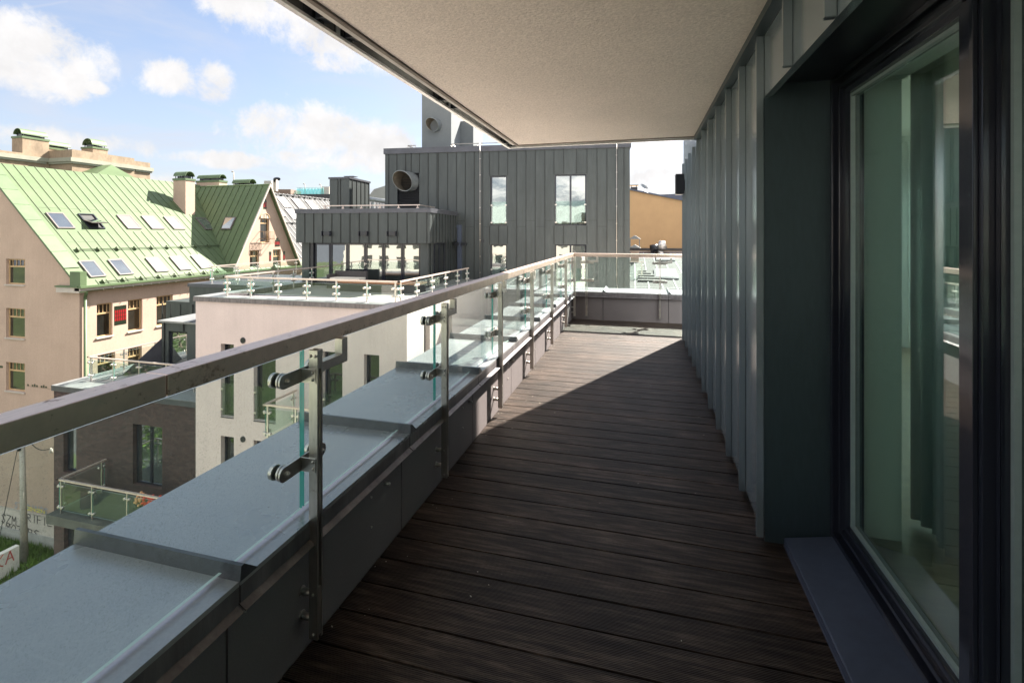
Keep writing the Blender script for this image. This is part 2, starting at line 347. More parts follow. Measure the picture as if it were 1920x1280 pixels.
# ---------------------------------------------------------------- builders
WM = {}
class MB:
    def __init__(s, M=None):
        s.v = []; s.f = []; s.m = []; s.sm = []; s.M = M
    def add(s, pts):
        i = len(s.v)
        for p in pts:
            p = Vector(p); s.v.append(s.M @ p if s.M else p)
        return i
    def face(s, pts, m=0, sm=False):
        i = s.add(pts); s.f.append(tuple(range(i, i + len(pts)))); s.m.append(m); s.sm.append(sm)
    def extr(s, poly, vec, m=0):
        poly = [Vector(p) for p in poly]; vec = Vector(vec); n = len(poly)
        i = s.add(poly + [p + vec for p in poly])
        s.f.append(tuple(range(i + n - 1, i - 1, -1))); s.f.append(tuple(range(i + n, i + 2 * n)))
        for k in range(n): s.f.append((i + k, i + (k + 1) % n, i + n + (k + 1) % n, i + n + k))
        s.m += [m] * (n + 2); s.sm += [False] * (n + 2)
    def box(s, x0, x1, y0, y1, z0, z1, m=0):
        s.extr([(x0, y0, z0), (x1, y0, z0), (x1, y1, z0), (x0, y1, z0)], (0, 0, z1 - z0), m)
    def cyl(s, p0, p1, r, n=12, m=0, r1=None, cap=True):
        p0 = Vector(p0); p1 = Vector(p1); r1 = r if r1 is None else r1; d = (p1 - p0).normalized()
        a = d.orthogonal().normalized(); b = d.cross(a)
        c = [(math.cos(2 * math.pi * k / n), math.sin(2 * math.pi * k / n)) for k in range(n)]
        i = s.add([p0 + (a * x + b * y) * r for x, y in c] + [p1 + (a * x + b * y) * r1 for x, y in c])
        for k in range(n): s.f.append((i + k, i + (k + 1) % n, i + n + (k + 1) % n, i + n + k)); s.m.append(m); s.sm.append(True)
        if cap:
            s.f.append(tuple(range(i + n - 1, i - 1, -1))); s.f.append(tuple(range(i + n, i + 2 * n))); s.m += [m, m]; s.sm += [False, False]
    def tube(s, pts, r, n=8, m=0):
        for a, b in zip(pts, pts[1:]): s.cyl(a, b, r, n, m)
    def ball(s, c, r, m=0, nu=8, nv=5):
        c = Vector(c); rows = []
        for j in range(nv + 1):
            t = math.pi * j / nv
            rows.append(s.add([c + Vector((r * math.sin(t) * math.cos(2 * math.pi * k / nu), r * math.sin(t) * math.sin(2 * math.pi * k / nu), r * math.cos(t))) for k in range(nu)]))
        for j in range(nv):
            for k in range(nu):
                s.f.append((rows[j] + k, rows[j + 1] + k, rows[j + 1] + (k + 1) % nu, rows[j] + (k + 1) % nu)); s.m.append(m); s.sm.append(True)
    def absorb(s, o, moff):
        i = len(s.v); s.v += o.v; s.f += [tuple(k + i for k in f) for f in o.f]; s.m += [k + moff for k in o.m]; s.sm += o.sm
    def build(s, name, mats, parent=None, bevel=0.0, label=None, recalc=True):
        if not isinstance(mats, (list, tuple)): mats = [mats]
        inv = WM[parent.name].inverted() if parent else None
        me = bpy.data.meshes.new(name)
        me.from_pydata([tuple(inv @ p) if inv else tuple(p) for p in s.v], [], s.f)
        for mt in mats: me.materials.append(mt)
        for p, mi, sm in zip(me.polygons, s.m, s.sm): p.material_index = mi; p.use_smooth = sm
        if recalc:
            bm = bmesh.new(); bm.from_mesh(me); bmesh.ops.remove_doubles(bm, verts=bm.verts, dist=1e-5) if len(s.v) < 60000 else None
            bmesh.ops.recalc_face_normals(bm, faces=bm.faces); bm.to_mesh(me); bm.free()
        o = bpy.data.objects.new(name, me); sc.collection.objects.link(o)
        if parent: o.parent = parent; WM[o.name] = WM[parent.name]
        else: WM[o.name] = Matrix()
        if bevel:
            b = o.modifiers.new('bevel', 'BEVEL'); b.width = bevel; b.segments = 2; b.limit_method = 'ANGLE'; b.angle_limit = R(40)
        if label: o['label'] = label
        return o
def tag(o, label, cat, group=None, kind=None):
    o['label'] = label; o['category'] = cat
    if group: o['group'] = group
    if kind: o['kind'] = kind
    return o
def thing(name, label, cat, loc=(0, 0, 0), group=None):
    o = bpy.data.objects.new(name, None); sc.collection.objects.link(o); o.location = loc
    o.empty_display_size = .2; WM[o.name] = Matrix.Translation(loc)
    return tag(o, label, cat, group)
def struct(o):
    o['kind'] = 'structure'; return o
def copy_obj(o, parent, loc=None, rot=None):
    c = o.copy(); sc.collection.objects.link(c); c.parent = parent
    if loc is not None: c.location = loc
    if rot is not None: c.rotation_euler = rot
    return c
def copy_tree(o, parent, loc=None, rot=None):
    c = copy_obj(o, parent, loc, rot)
    for ch in list(o.children): copy_tree(ch, c)
    return c
class Fr:
    """facade frame: x along the facade (left to right as seen), y into the building, z up"""
    def __init__(s, O, ang):
        s.M = Matrix.Translation(O) @ Matrix.Rotation(ang, 4, 'Z'); s.I = s.M.inverted()
        s.N = s.M.to_3x3() @ Vector((0, 1, 0)); s.O = Vector(O)
    def l(s, px, py, y=0.0):
        p = s.I @ hit(px, py, s.O + s.N * y, s.N); return p.x, p.z
    def r(s, x0, y0, x1, y1, y=0.0):
        a = s.l(x0, y0, y); b = s.l(x1, y1, y); return a[0], b[0], b[1], a[1]      # x0,x1,z0,z1
def wall_holes(mb, x0, x1, z0, z1, y, holes, depth, m=0, mr=None):
    mr = m if mr is None else mr
    xs = sorted({x0, x1, *[h[0] for h in holes], *[h[1] for h in holes]}); zs = sorted({z0, z1, *[h[2] for h in holes], *[h[3] for h in holes]})
    xs = [x for x in xs if x0 <= x <= x1]; zs = [z for z in zs if z0 <= z <= z1]
    for a, b in zip(xs, xs[1:]):
        for c, d in zip(zs, zs[1:]):
            mx, mz = (a + b) / 2, (c + d) / 2
            if any(h[0] < mx < h[1] and h[2] < mz < h[3] for h in holes): continue
            mb.face([(a, y, c), (b, y, c), (b, y, d), (a, y, d)], m)
    for a, b, c, d in holes:
        for p, q in (((a, c), (b, c)), ((b, c), (b, d)), ((b, d), (a, d)), ((a, d), (a, c))):
            mb.face([(p[0], y, p[1]), (q[0], y, q[1]), (q[0], y + depth, q[1]), (p[0], y + depth, p[1])], mr)
def seam_lines(mb, xs, z0, z1, y, holes=(), wd=.03, h=.03, m=0):
    for x in xs:
        cuts = sorted((hh[2] - .02, hh[3] + .02) for hh in holes if hh[0] - .05 < x < hh[1] + .05)
        a = z0
        for c, d in cuts + [(z1, z1)]:
            if c > a + .05: mb.box(x - wd / 2, x + wd / 2, y - h, y - .001, a, min(c, z1), m)
            a = max(a, d)
def window(parent, M, h, y, fm, gm, cols=1, transom=None, tcols=1, fw=.06, sill=None, sill_out=.08, label=None, name='window', curt=None):
    x0, x1, z0, z1 = h; f = MB(M); d0, d1 = y - .035, y + .05
    f.box(x0, x0 + fw, d0, d1, z0, z1); f.box(x1 - fw, x1, d0, d1, z0, z1)
    f.box(x0 + fw, x1 - fw, d0, d1, z1 - fw, z1); f.box(x0 + fw, x1 - fw, d0, d1, z0, z0 + fw)
    zt = z1
    if transom:
        zt = z0 + (z1 - z0) * transom; f.box(x0 + fw, x1 - fw, d0 - .01, d1, zt - fw * .6, zt + fw * .6)
        for k in range(1, tcols):
            x = x0 + (x1 - x0) * k / tcols; f.box(x - fw * .22, x + fw * .22, d0 + .005, d1, zt + fw * .6, z1 - fw)
    for k in range(1, cols):
        x = x0 + (x1 - x0) * k / cols; f.box(x - fw * .7, x + fw * .7, d0 - .006, d1, z0 + fw, (zt - fw * .6) if transom else z1 - fw)
    o = f.build(name, fm, parent, label=label)
    g = MB(M); g.box(x0 + fw * .5, x1 - fw * .5, y, y + .012, z0 + fw * .5, z1 - fw * .5); g.build('pane', gm, o)
    if sill:
        s = MB(M); s.box(x0 - .06, x1 + .06, -sill_out, y - .036, z0 - .09, z0 - .002); s.build('sill', sill, o)
    return o
def glass_box(mb, x0, x1, y0, y1, z0, z1, thin):
    """slab whose narrow sides take the edge material"""
    for ax, c in ((0, x0), (0, x1), (1, y0), (1, y1), (2, z0), (2, z1)):
        lo = [x0, y0, z0]; hi = [x1, y1, z1]; o = [a for a in (0, 1, 2) if a != ax]; p = []
        for s, t in ((0, 0), (1, 0), (1, 1), (0, 1)):
            q = [0, 0, 0]; q[ax] = c; q[o[0]] = hi[o[0]] if s else lo[o[0]]; q[o[1]] = hi[o[1]] if t else lo[o[1]]; p.append(q)
        mb.face(p, 0 if ax == thin else (2 if ax == 2 else 1))

# ---------------------------------------------------------------- ground
g = MB(); g.face([(-400, -300, -20), (400, -300, -20), (400, 500, -20), (-400, 500, -20)])
struct(g.build('ground', LAWN))
p = MB(); p.face([(-60, -14, -19.996), (60, -14, -19.996), (60, -5.5, -19.996), (-60, -5.5, -19.996)])
struct(p.build('street', ASPHALT))

p = MB(); p.face([(-33, -60, -19.992), (0, -60, -19.992), (0, 13.4, -19.992), (-33, 13.4, -19.992)])
struct(p.build('added_bounce_paving', pm('bounce_paving_pale', (.56, .50, .43), .9, 0, .12, .4)))  # unseen pale ground added to bounce light up to the soffit

# ---------------------------------------------------------------- our balcony: deck, parapet, building
XP, XW, YE = -1.14, .557, 8.13
d = MB(); y = -4.0; k = 0
while y < 8.1:
    y1 = min(y + .145, 8.12); xr = XW if y1 < 7.0 else 3.6
    xr = (.80 if y < 2.47 else XW + .02) if y < 7.0 and y1 < 7.0 else 3.6
    d.box(XP + .006, xr, y, y1, -.025, 0); y += .152
d.box(XP, 3.6, -4, 8.13, -.12, -.06)
struct(d.build('deck_floor', DECK, bevel=.002))

m = MB()
for k in range(110):
    x = random.uniform(XP + .05, XW - .05); y = random.uniform(.9, 7.9); a = random.uniform(0, 6.3); l = random.uniform(.002, .006)
    if random.random() < .35: x = XP + .02 + abs(random.gauss(0, .08))
    c = Vector((x, y, .0025)); u = Vector((math.cos(a), math.sin(a), .2)) * l; v_ = Vector((-math.sin(a), math.cos(a), .1)) * l * .6
    m.face([c - u, c - v_, c + u, c + v_])
db = m.build('debris', pm('pale_flakes', (.55, .5, .42), .8), None, recalc=False); tag(db, 'pale flakes and crumbs scattered over the deck boards', 'debris', kind='stuff')

pw = thing('parapet_wall', 'low dark parapet with grey sheet-metal coping along the decked balcony', 'parapet', (XP, 0, 0))
joints = [1.108 + 1.03 * k for k in range(-4, 7)]
edges = [-4.0] + joints + [8.10]
m = MB()
for a, b in zip(edges, edges[1:]): m.box(-1.73, -1.095, a + .002, b - .002, .455, .469)
jx = [-.62, .42, 1.46, 2.5]; ex = [-1.095] + jx + [3.6]
for a, b in zip([-1.73] + jx, jx + [3.6]): m.box(a + .002, b - .002, 8.10, 8.75, .4552, .4692)
m.build('coping', COPING, pw)
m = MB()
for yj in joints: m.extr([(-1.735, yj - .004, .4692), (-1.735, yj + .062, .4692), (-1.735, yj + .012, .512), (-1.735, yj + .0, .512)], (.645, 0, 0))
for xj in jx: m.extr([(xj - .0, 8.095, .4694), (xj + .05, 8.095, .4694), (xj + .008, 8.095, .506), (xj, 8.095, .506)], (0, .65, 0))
m.build('coping_seam', pm('folded_seam_sheet', (.09, .095, .105), .45, .35, .3, 9, fine=.15, fscale=90), pw)  # darker sheet: the dark balcony's reflection put into the colour, plus dirt
m = MB()
for a, b in zip(edges, edges[1:]):
    m.box(-1.101, -1.095, a + .004, b - .004, .405, .4545)
    m.extr([(-1.103, a + .004, .404), (-1.076, a + .004, .388), (-1.079, a + .004, .385), (-1.106, a + .004, .401)], (0, b - a - .008, 0))
for a, b in zip(ex, ex[1:]):
    m.box(a + .004, b - .004, 8.10, 8.106, .4, .4545)
    m.extr([(a + .004, 8.108, .399), (a + .004, 8.085, .386), (a + .004, 8.088, .383), (a + .004, 8.111, .396)], (b - a - .008, 0, 0))
m.box(-1.73, -1.724, -4, 8.75, .38, .4545)
m.build('coping_fascia', FASCIA, pw)
m = MB()
for a, b in zip(edges, edges[1:]): m.box(-1.160, XP, a + .004, b - .004, -.02, .40)
for a, b in zip([XP] + jx, jx + [3.6]): m.box(a + .004, b - .004, 8.13, 8.15, -.02, .40)
m.build('cladding_panel', PANEL, pw)
m = MB(); m.box(-1.70, -1.162, -4, 8.72, -.4, .453); m.box(-1.162, 3.6, 8.152, 8.72, -.4, .453); m.build('wall_core', SEAM_DARK, pw)
m = MB(); m.cyl((XP - .002, 0, .30), (XP + .02, 0, .30), .009, 10); m.ball((XP + .02, 0, .30), .009); kb0 = m.build('peg', STEEL, pw)
m = MB(); m.cyl((XP - .002, 0, 0), (XP + .006, 0, 0), .005, 8); sc0 = m.build('screw', STEEL, pw); first = True
for k in range(-2, 7):
    yb = 1.42 + 1.11 * k + .56
    if first: kb0.location.y = yb
    else: copy_obj(kb0, pw, (0, yb, 0))
    for dy, z in ((-.12, .30), (-.12, .17), (.3, .33)):
        if first: sc0.location = (0, yb + dy, z); first = False
        else: copy_obj(sc0, pw, (0, yb + dy, z))


bb = thing('zinc_clad_building', 'charcoal standing-seam zinc building with tall dark-framed window opening onto the deck', 'building', (XW, 0, 0))
m = MB()
Y0, Y1 = 2.488, 7.0
m.face([(XW, Y0, .03), (XW, Y1, .03), (XW, Y1, 12), (XW, Y0, 12)])
m.face([(XW, -4, 2.087), (XW, Y0, 2.087), (XW, Y0, 12), (XW, -4, 12)])
m.face([(XW, -4, 2.087), (XW + .03, -4, 2.087), (XW + .03, Y0, 2.087), (XW, Y0, 2.087)])
m.face([(XW + .03, -4, 2.087), (XW + .03, -4, 2.146), (XW + .03, Y0, 2.146), (XW + .03, Y0, 2.087)])
m.box(XW + .02, 1.10, Y0 + .02, 2.6, 0, 2.6); m.box(XW + .02, 1.08, 2.6, 6.98, 0, 2.7)
m.box(XW + .02, 6.7, -4, 6.98, 2.72, 11.9)
# end wall towards +Y with a window hole
wall_holes_list = [(1.9, 4.3, .12, 2.4)]
for (a, b, c, dd) in ((XW, 1.9, .03, 12), (4.3, 6.7, .03, 12), (1.9, 4.3, 2.4, 12), (1.9, 4.3, .03, .12)):
    m.face([(a, Y1, c), (b, Y1, c), (b, Y1, dd), (a, Y1, dd)])
wm = m; m = MB()
for k in range(-9, 11):
    ys = 2.487 + .43 * k
    if abs(k) < 1: ys += .013
    if ys > 6.99: continue
    zb = .02 if k >= 0 else 2.088
    m.box(XW - .03, XW - .001, ys - .011, ys + .011, zb, 2.375); m.box(XW - .034, XW - .004, ys - .015, ys + .004, zb + .001, 2.374)
for k in range(4): m.box(XW - .03, XW, 5.26 + .43 * k - .2, 5.26 + .43 * k - .18, 2.76, 11.9)
wm.absorb(m, 0); wm.build('wall', ZINC_NEAR, bb)
m = MB(); m.box(XW, .845, Y0, Y0 + .018, .06, 2.146); m.box(XW + .004, .84, Y0 + .004, Y0 + .018, 0, .058); m.build('reveal', ZINC_REVEAL, bb)
m = MB(); m.box(XW + .032, .845, -4, Y0, 2.146, 2.17); m.build('opening_head', DARKMETAL, bb)
m = MB(); m.box(.505, XW - .002, -4, 5.1, 2.378, 2.416); m.build('ceiling_trim', ZINC_REVEAL, bb)
m = MB(); m.box(-1.311, XW + .01, -4, 5.12, 2.42, 2.70); m.build('soffit', SOFFIT, bb)
m = MB(); m.box(-1.335, -1.312, -4, 5.135, 2.408, 2.60); m.box(-1.335, XW, 5.122, 5.15, 2.412, 2.6); m.build('drip_edge', pm('brown_drip_edge', (.16, .13, .11), .7, 0, .25, 9), bb)
m = MB(); m.box(-1.395, -1.336, -4, 5.2, 2.432, 2.62, 0); m.box(-1.46, XW, 5.152, 5.3, 2.52, 2.66, 0); m.build('slab_edge', pm('pale_slab_edge', (.55, .52, .49), .9, 0, .15, 6), bb)
m = MB()
fy = [-4, -2.3, -.85, .6, 2.07, 3.5, 5.28]
for a, b in zip(fy, fy[1:]): m.box(-1.468, -1.452, a + .012, b - .012, 2.43, 3.3)
m.box(-1.45, XW, 5.29, 5.306, 2.44, 3.3)
m.build('fascia_glass', FASCIA_GLASS, bb)
m = MB()
m.box(-1.475, -1.445, -4, 5.31, 2.415, 2.4295); m.box(-1.444, XW, 5.285, 5.312, 2.418, 2.436)
for a in fy[1:]: m.box(-1.474, -1.446, a - .0115, a + .0115, 2.43, 3.3)
m.build('fascia_profile', ALU, bb)
for a in fy[1:]:
    for s in (-.13, .10): m = MB(); m.box(-1.445, -1.337, a + s - .035, a + s + .035, 2.445, 2.56); m.box(-1.444, -1.39, a + s - .05, a + s - .036, 2.435, 2.6); m.build('fascia_bracket', DARKMETAL, bb)
m = MB(); m.box(-1.13, XW - .001, -3.9, -3.3, -.05, 2.419); m.build('end_wall', ZINC, bb)
# lower wall, seen only in reflections
m = MB(); m.box(-1.69, 9, -4, 8.7, -20, -.13); m.build('lower_wall', RENDER_W, bb)
m = MB(); m.box(-5.5, 9, 8.78, 24.5, -20, -2.6); m.build('added_bounce_roof', pm('bounce_roof_pale', (.70, .64, .56), .95, 0, .1, 2), bb)  # unseen pale roof added to throw sunlight onto the soffit
# the tall window
WX = .84
m = MB()
def ring(mb, ya, yb, za, zb, t, x0, x1):
    mb.box(x0, x1, ya, ya + t, za, zb); mb.box(x0, x1, yb - t, yb, za, zb)
    mb.box(x0, x1, ya + t, yb - t, zb - t, zb); mb.box(x0, x1, ya + t, yb - t, za, za + t)
ring(m, -3, 2.486, .085, 2.144, .022, WX - .012, WX + .10)
ring(m, -2.978, 2.464, .107, 2.122, .020, WX + .022, WX + .10)
ring(m, 1.530, 2.444, .127, 2.102, .018, WX + .004, WX + .10)
m.box(WX - .01, WX + .10, 1.478, 1.526, .107, 2.122); m.box(WX - .022, WX - .0105, 1.492, 1.508, .107, 2.122)
m.box(WX + .03, WX + .10, 1.526, 1.5299, .12, 2.12)
win = m.build('window', FRAME, bb, bevel=.003)
m = MB(); ring(m, 1.5485, 2.4255, .146, 2.0835, .030, WX + .016, WX + .08); m.box(WX + .008, WX + .079, 1.549, 1.606, .15, 2.08); ring(m, .2, 1.476, .127, 2.102, .018, WX + .016, WX + .08)
ring(m, -2.9, .17, .127, 2.102, .05, WX + .01, WX + .08)
m.build('sash', FRAME, win, bevel=.002)
m = MB()
for ya, yb, za, zb in ((1.607, 2.395, .177, 2.053), (.219, 1.457, .146, 2.083)): ring(m, ya, yb, za, zb, .012, WX + .035, WX + .05)
m.build('glazing_bead', pm('grey_glazing_bead', (.25, .30, .29), .4, .2, .05), win)
for ya, yb, za, zb in ((1.600, 2.392, .18, 2.05), (.222, 1.454, .149, 2.080), (-2.85, .12, .18, 2.05)):
    m = MB(); m.box(WX + .0505, WX + .0545, ya, yb, za, zb); m.build('pane', PANE_NEAR, win)
    m = MB(); m.box(WX + .074, WX + .078, ya, yb, za, zb); m.build('inner_pane', PANE_IN, win)
m = MB()
m.extr([(.64, -3, .044), (.838, -3, .083), (.838, -3, .078), (.64, -3, .039)], (0, 5.468, 0))
m.box(.636, .64, -3, 2.468, .008, .0435); m.box(.632, .6359, -3, 2.468, .008, .012)
m.extr([(.64, 2.4685, .008), (.838, 2.4685, .008), (.838, 2.4685, .082), (.64, 2.4685, .043)], (0, .003, 0))
m.box(.66, .838, -3, 2.46, 0, .03)
m.build('window_sill', SILLM, bb, bevel=.002)
# room behind the window
m = MB(); m.box(.95, 6.5, -3.2, 6.7, .05, .098); m.build('room_floor', PARQUET, bb)
m = MB(); m.box(.95, 6.5, -3.2, 6.9, 2.6, 2.65)
m.box(6.5, 6.6, 5.6, 6.9, .1, 2.6); m.box(6.5, 6.6, -3.2, -2.4, .1, 2.6); m.box(.95, 6.5, -3.3, -3.2, .1, 2.6)
m.box(1.105, 1.9, 6.7, 6.8, .1, 2.6); m.box(4.3, 6.5, 6.7, 6.8, .1, 2.6); m.box(1.9, 4.3, 6.7, 6.8, 2.4, 2.6)
m.box(1.081, 1.104, 2.601, 6.7, .1, 2.6); m.box(.95, 1.10, -3.2, 2.6, 2.12, 2.6)
m.box(.945, 1.1, 2.4745, 2.487, .1, 2.12)
m.build('room_wall', ROOMW, bb)
fr = Fr((4.3, 7.0, 0), math.pi)
fr2 = Fr((6.6, -2.4, 0), math.pi / 2)
window(bb, fr2.M, (0, 8.0, .1, 2.6), .05, FRAME, PANE_IN, cols=5, fw=.07, name='window')  # unseen window wall added so that sun brightens the room
window(bb, fr.M, (0, 2.4, .12, 2.4), .12, FRAME, PANE_IN, cols=2, fw=.07, name='window')
def curtain(name, label, x0, x1, y, z0, z1, waves, amp, mat, along='x', group=None):
    m = MB(); n = waves * 10
    P = []
    for k in range(n + 1):
        t = k / n; a = x0 + (x1 - x0) * t; b = y + amp * math.sin(t * waves * 2 * math.pi) + amp * .4 * math.sin(t * waves * 5.1 + 1)
        P.append((a, b) if along == 'x' else (b, a))
    for (a, b), (c, dd) in zip(P, P[1:]): m.face([(a, b, z0), (c, dd, z0), (c, dd, z1), (a, b, z1)], 0, True)
    o = m.build(name, mat); sm = o.modifiers.new('thickness', 'SOLIDIFY'); sm.thickness = .004
    return tag(o, label, 'curtain', group)
curtain('curtain', 'grey drape gathered in folds inside the tall window', 2.34, 2.66, 1.27, .12, 2.55, 6, .045, CURTAIN, 'y')
curtain('sheer_curtain', 'bright white sheer hanging at the far window of the room', 1.95, 4.25, 6.55, .13, 2.5, 22, .035, SHEER)
curtain('curtain', 'pale drape seen through the window pane cut by the picture edge', .75, 1.5, 1.24, .12, 2.55, 9, .05, CUSHION, 'y')

# ---------------------------------------------------------------- glass balustrade
bal = thing('glass_balustrade', 'stainless balcony balustrade with weathered square handrail and clamped glass panels', 'balustrade', (-1.14, 0, 0))
def B(o): return o
m = MB()
for yb in (-.014, .006): m.box(-.0175, .0175, yb, yb + .008, .062, 1.05)
m.box(-.0165, .0165, -.0058, .0058, .075, .24); m.box(-.0165, .0165, -.0058, .0058, .985, 1.048)
for z, dz in ((.08, 0), (.215, 0), (1.03, 0)):
    for xo in ((0,) if z < 1 else (-.009, .009)): m.ball((xo, -.0145, z), .0055)
m.M = Matrix.Translation((-1.083, 0, 0)); m.v = [m.M @ p for p in m.v]
post0 = m.build('post', STEEL, None, bevel=.0012)
def sub(fn, name, mat, bevel=.001):
    m = MB(Matrix.Translation((-1.083, 0, 0))); fn(m); o = m.build(name, mat, None, bevel=bevel); o.parent = post0; return o
def clamp_fn(z):
    def f(m):
        st = []
        for k in range(9): a = math.pi / 2 + math.pi * k / 8; st.append((-.052, -.095 + .024 * math.cos(a), z + .024 * math.sin(a)))
        for k in range(9): a = -math.pi / 2 + math.pi * k / 8; st.append((-.052, .095 + .024 * math.cos(a), z + .024 * math.sin(a)))
        m.extr(st, (.006, 0, 0))
        m.box(-.0455, .012, -.0175, -.0145, z - .024, z + .024)
        for dz in (-.012, .012): m.ball((.002, -.0185, z + dz), .0058)
        for s in (-1, 1):
            yy = s * .088
            m.cyl((-.0685, yy, z), (-.0605, yy, z), .025, 24); m.cyl((-.0585, yy, z), (-.0525, yy, z), .0245, 24)
            m.cyl((-.099, yy, z), (-.0855, yy, z), .025, 24)
            m.cyl((-.046, yy, z), (-.041, yy, z), .0105, 12); m.ball((-.040, yy, z), .0085)
            for q0, q1 in ((-.0604, -.0586), (-.0854, -.0831), (-.0709, -.0686)): m.cyl((q0, yy, z), (q1, yy, z), .021, 20, 1)
    return f
sub(clamp_fn(.962), 'clamp', [STEEL, RUBBER]); sub(clamp_fn(.658), 'clamp', [STEEL, RUBBER])
for z in (.21, .125):
    sub(lambda m: (m.cyl((-.0565, 0, z), (-.0176, 0, z), .0115, 16), m.cyl((-.0565, 0, z), (-.0535, 0, z), .016, 16)), 'standoff', STEEL, 0)
def lb(m):
    m.box(-.035, -.003, .0142, .19, .962, .996); m.box(-.0352, -.0032, .156, .1902, .9965, 1.0535)
sub(lb, 'rail_bracket', STEEL)
post_y = [-1.96, -.83, .295, 1.42, 2.545, 3.665, 4.80, 5.94, 7.08, 8.035]
def setup(o):
    for c in [o] + list(o.children): pass
post0.parent = bal; BL = Vector((-1.14, 0, 0))
# the post mesh is centred on x=-1.083: shift to the balustrade's own origin
for i, yy in enumerate(post_y):
    loc = Vector((0, yy, 0)) - BL
    if i == 0: post0.location = loc
    else: copy_tree(post0, bal, loc)
far_x = [-.887, .286, 1.45, 2.6]
for xx in far_x:
    # rotate so that the inboard side faces -Y: (x,y)->(y,-x)
    rot = Matrix.Rotation(-math.pi / 2, 4, 'Z'); off = rot @ Vector((-1.083, 0, 0))
    copy_tree(post0, bal, Vector((xx, 8.075, 0)) - off - BL, (0, 0, -math.pi / 2))
for a, b in ((-4, .9), (.903, 5.05), (5.053, 8.19)):
    m = MB(); m.box(-1.175, -1.105, a, b, 1.055, 1.109); m.build('handrail', RAIL, bal, bevel=.003)
m = MB(); m.box(-1.104, 3.6, 8.12, 8.19, 1.055, 1.109); m.build('handrail', RAIL, bal, bevel=.003)
gy = [-3] + post_y[1:-1] + [8.13]
gy = [-3.0] + post_y + [8.11]
for a, b in zip(gy, gy[1:]):
    if b - a < .5 and a > 8: pass
    m = MB(); glass_box(m, -1.165, -1.155, a + .026 + .006, b + .026 - .006, .482, 1.036, 0); m.build('glass_panel', [GLASS, GLASS_EDGE, GLASS_RIM], bal)
gx = [-1.12] + far_x + [3.6]
for a, b in zip(gx, gx[1:]):
    m = MB(); glass_box(m, a + .006, b - .006, 8.146, 8.158, .482, 1.036, 1); m.build('glass_panel', [GLASS, GLASS_EDGE, GLASS_RIM], bal)

# wall lamp at the far end of the cladding
wl = thing('wall_lamp', 'black box-shaped outdoor lamp fixed high on the end of the zinc wall', 'lamp', (XW, 6.42, 2.05))
m = MB(); m.box(.415, .515, 6.34, 6.50, 1.94, 2.19); m.box(.425, .505, 6.35, 6.49, 1.935, 1.94); m.build('lamp_body', DARKMETAL, wl, bevel=.004)
m = MB(); m.box(.516, .53, 6.37, 6.41, 1.98, 2.12); m.box(.53, .545, 6.36, 6.46, 1.97, 2.16); m.box(.5455, .556, 6.38, 6.44, 1.99, 2.14); m.build('bracket', FRAME, wl, bevel=.002)

# ---------------------------------------------------------------- zinc office block across
A1 = R(5.7)
P0 = at_d(722, 437, 26.0)
ZB = Fr((P0.x, P0.y, 0), A1)
zb = thing('zinc_facade_building', 'dark grey flat-roofed block clad in vertical zinc panels beyond the balcony end', 'building', (P0.x, P0.y, 0))
W = ZB.l(1181, 400)[0]; ZT = ZB.l(722, 279)[1]
hs = [ZB.r(919.5, 330, 950.5, 422.5), ZB.r(1040, 327.5, 1099.5, 422.5), ZB.r(919.5, 458, 950.5, 545), ZB.r(1040, 458, 1099.5, 545)]
hl = ZB.r(745, 325, 786, 393)
# same heads and sills in one storey
for a, b in ((0, 1), (2, 3)):
    z0 = (hs[a][2] + hs[b][2]) / 2; z1 = (hs[a][3] + hs[b][3]) / 2
    hs[a] = (hs[a][0], hs[a][1], z0, z1); hs[b] = (hs[b][0], hs[b][1], z0, z1)
m = MB(ZB.M); wall_holes(m, 0, W, -20, ZT - .3, 0, hs + [hl], .16, 0, 0)
m.face([(0, 0, -20), (0, 12, -20), (0, 12, ZT - .3), (0, 0, ZT - .3)]); m.face([(W, 0, -20), (W, 12, -20), (W, 12, ZT - .3), (W, 0, ZT - .3)])
m.face([(0, 12, -20), (W, 12, -20), (W, 12, ZT - .3), (0, 12, ZT - .3)]); m.face([(0, 0, ZT - .32), (W, 0, ZT - .32), (W, 12, ZT - .32), (0, 12, ZT - .32)])
wm = m
sx = [ZB.l(520 + a / 3.2, 400)[0] for a in (668, 717, 770, 803, 853, 905, 958, 967, 1022, 1075, 1128, 1182, 1232, 1273, 1328, 1382, 1436, 1492, 1548, 1605, 1660, 1718, 1795, 1858)] + [ZB.l(a, 400)[0] for a in (1119.5, 1138, 1157, 1170)]
m = MB(ZB.M); seam_lines(m, sx, -8, ZT - .3, 0, hs + [hl], .028, .03)
wm.absorb(m, 1)
m = MB(ZB.M)
xs = [0] + sx + [W]
for i, (a, b) in enumerate(zip(xs, xs[1:])):
    z = {12: 420, 13: 417}.get(i, 0)
    zz = ZB.l(900, 425 if i % 2 else 414)[1]
    if i > 9 and not any(h[0] - .1 < (a + b) / 2 < h[1] + .1 for h in hs): m.box(a + .02, b - .02, -.006, -.001, zz - .008, zz + .008)
wm.absorb(m, 1); wm.build('wall', [ZINC, SEAM_DARK], zb)
m = MB(ZB.M); m.box(-.06, W + .06, -.07, .3, ZT - .3, ZT); m.box(-.06, .3, .3, 12.1, ZT - .3, ZT); m.box(W - .3, W + .06, .3, 12.1, ZT - .3, ZT); m.build('roof_cap', ZINC_CAP, zb)
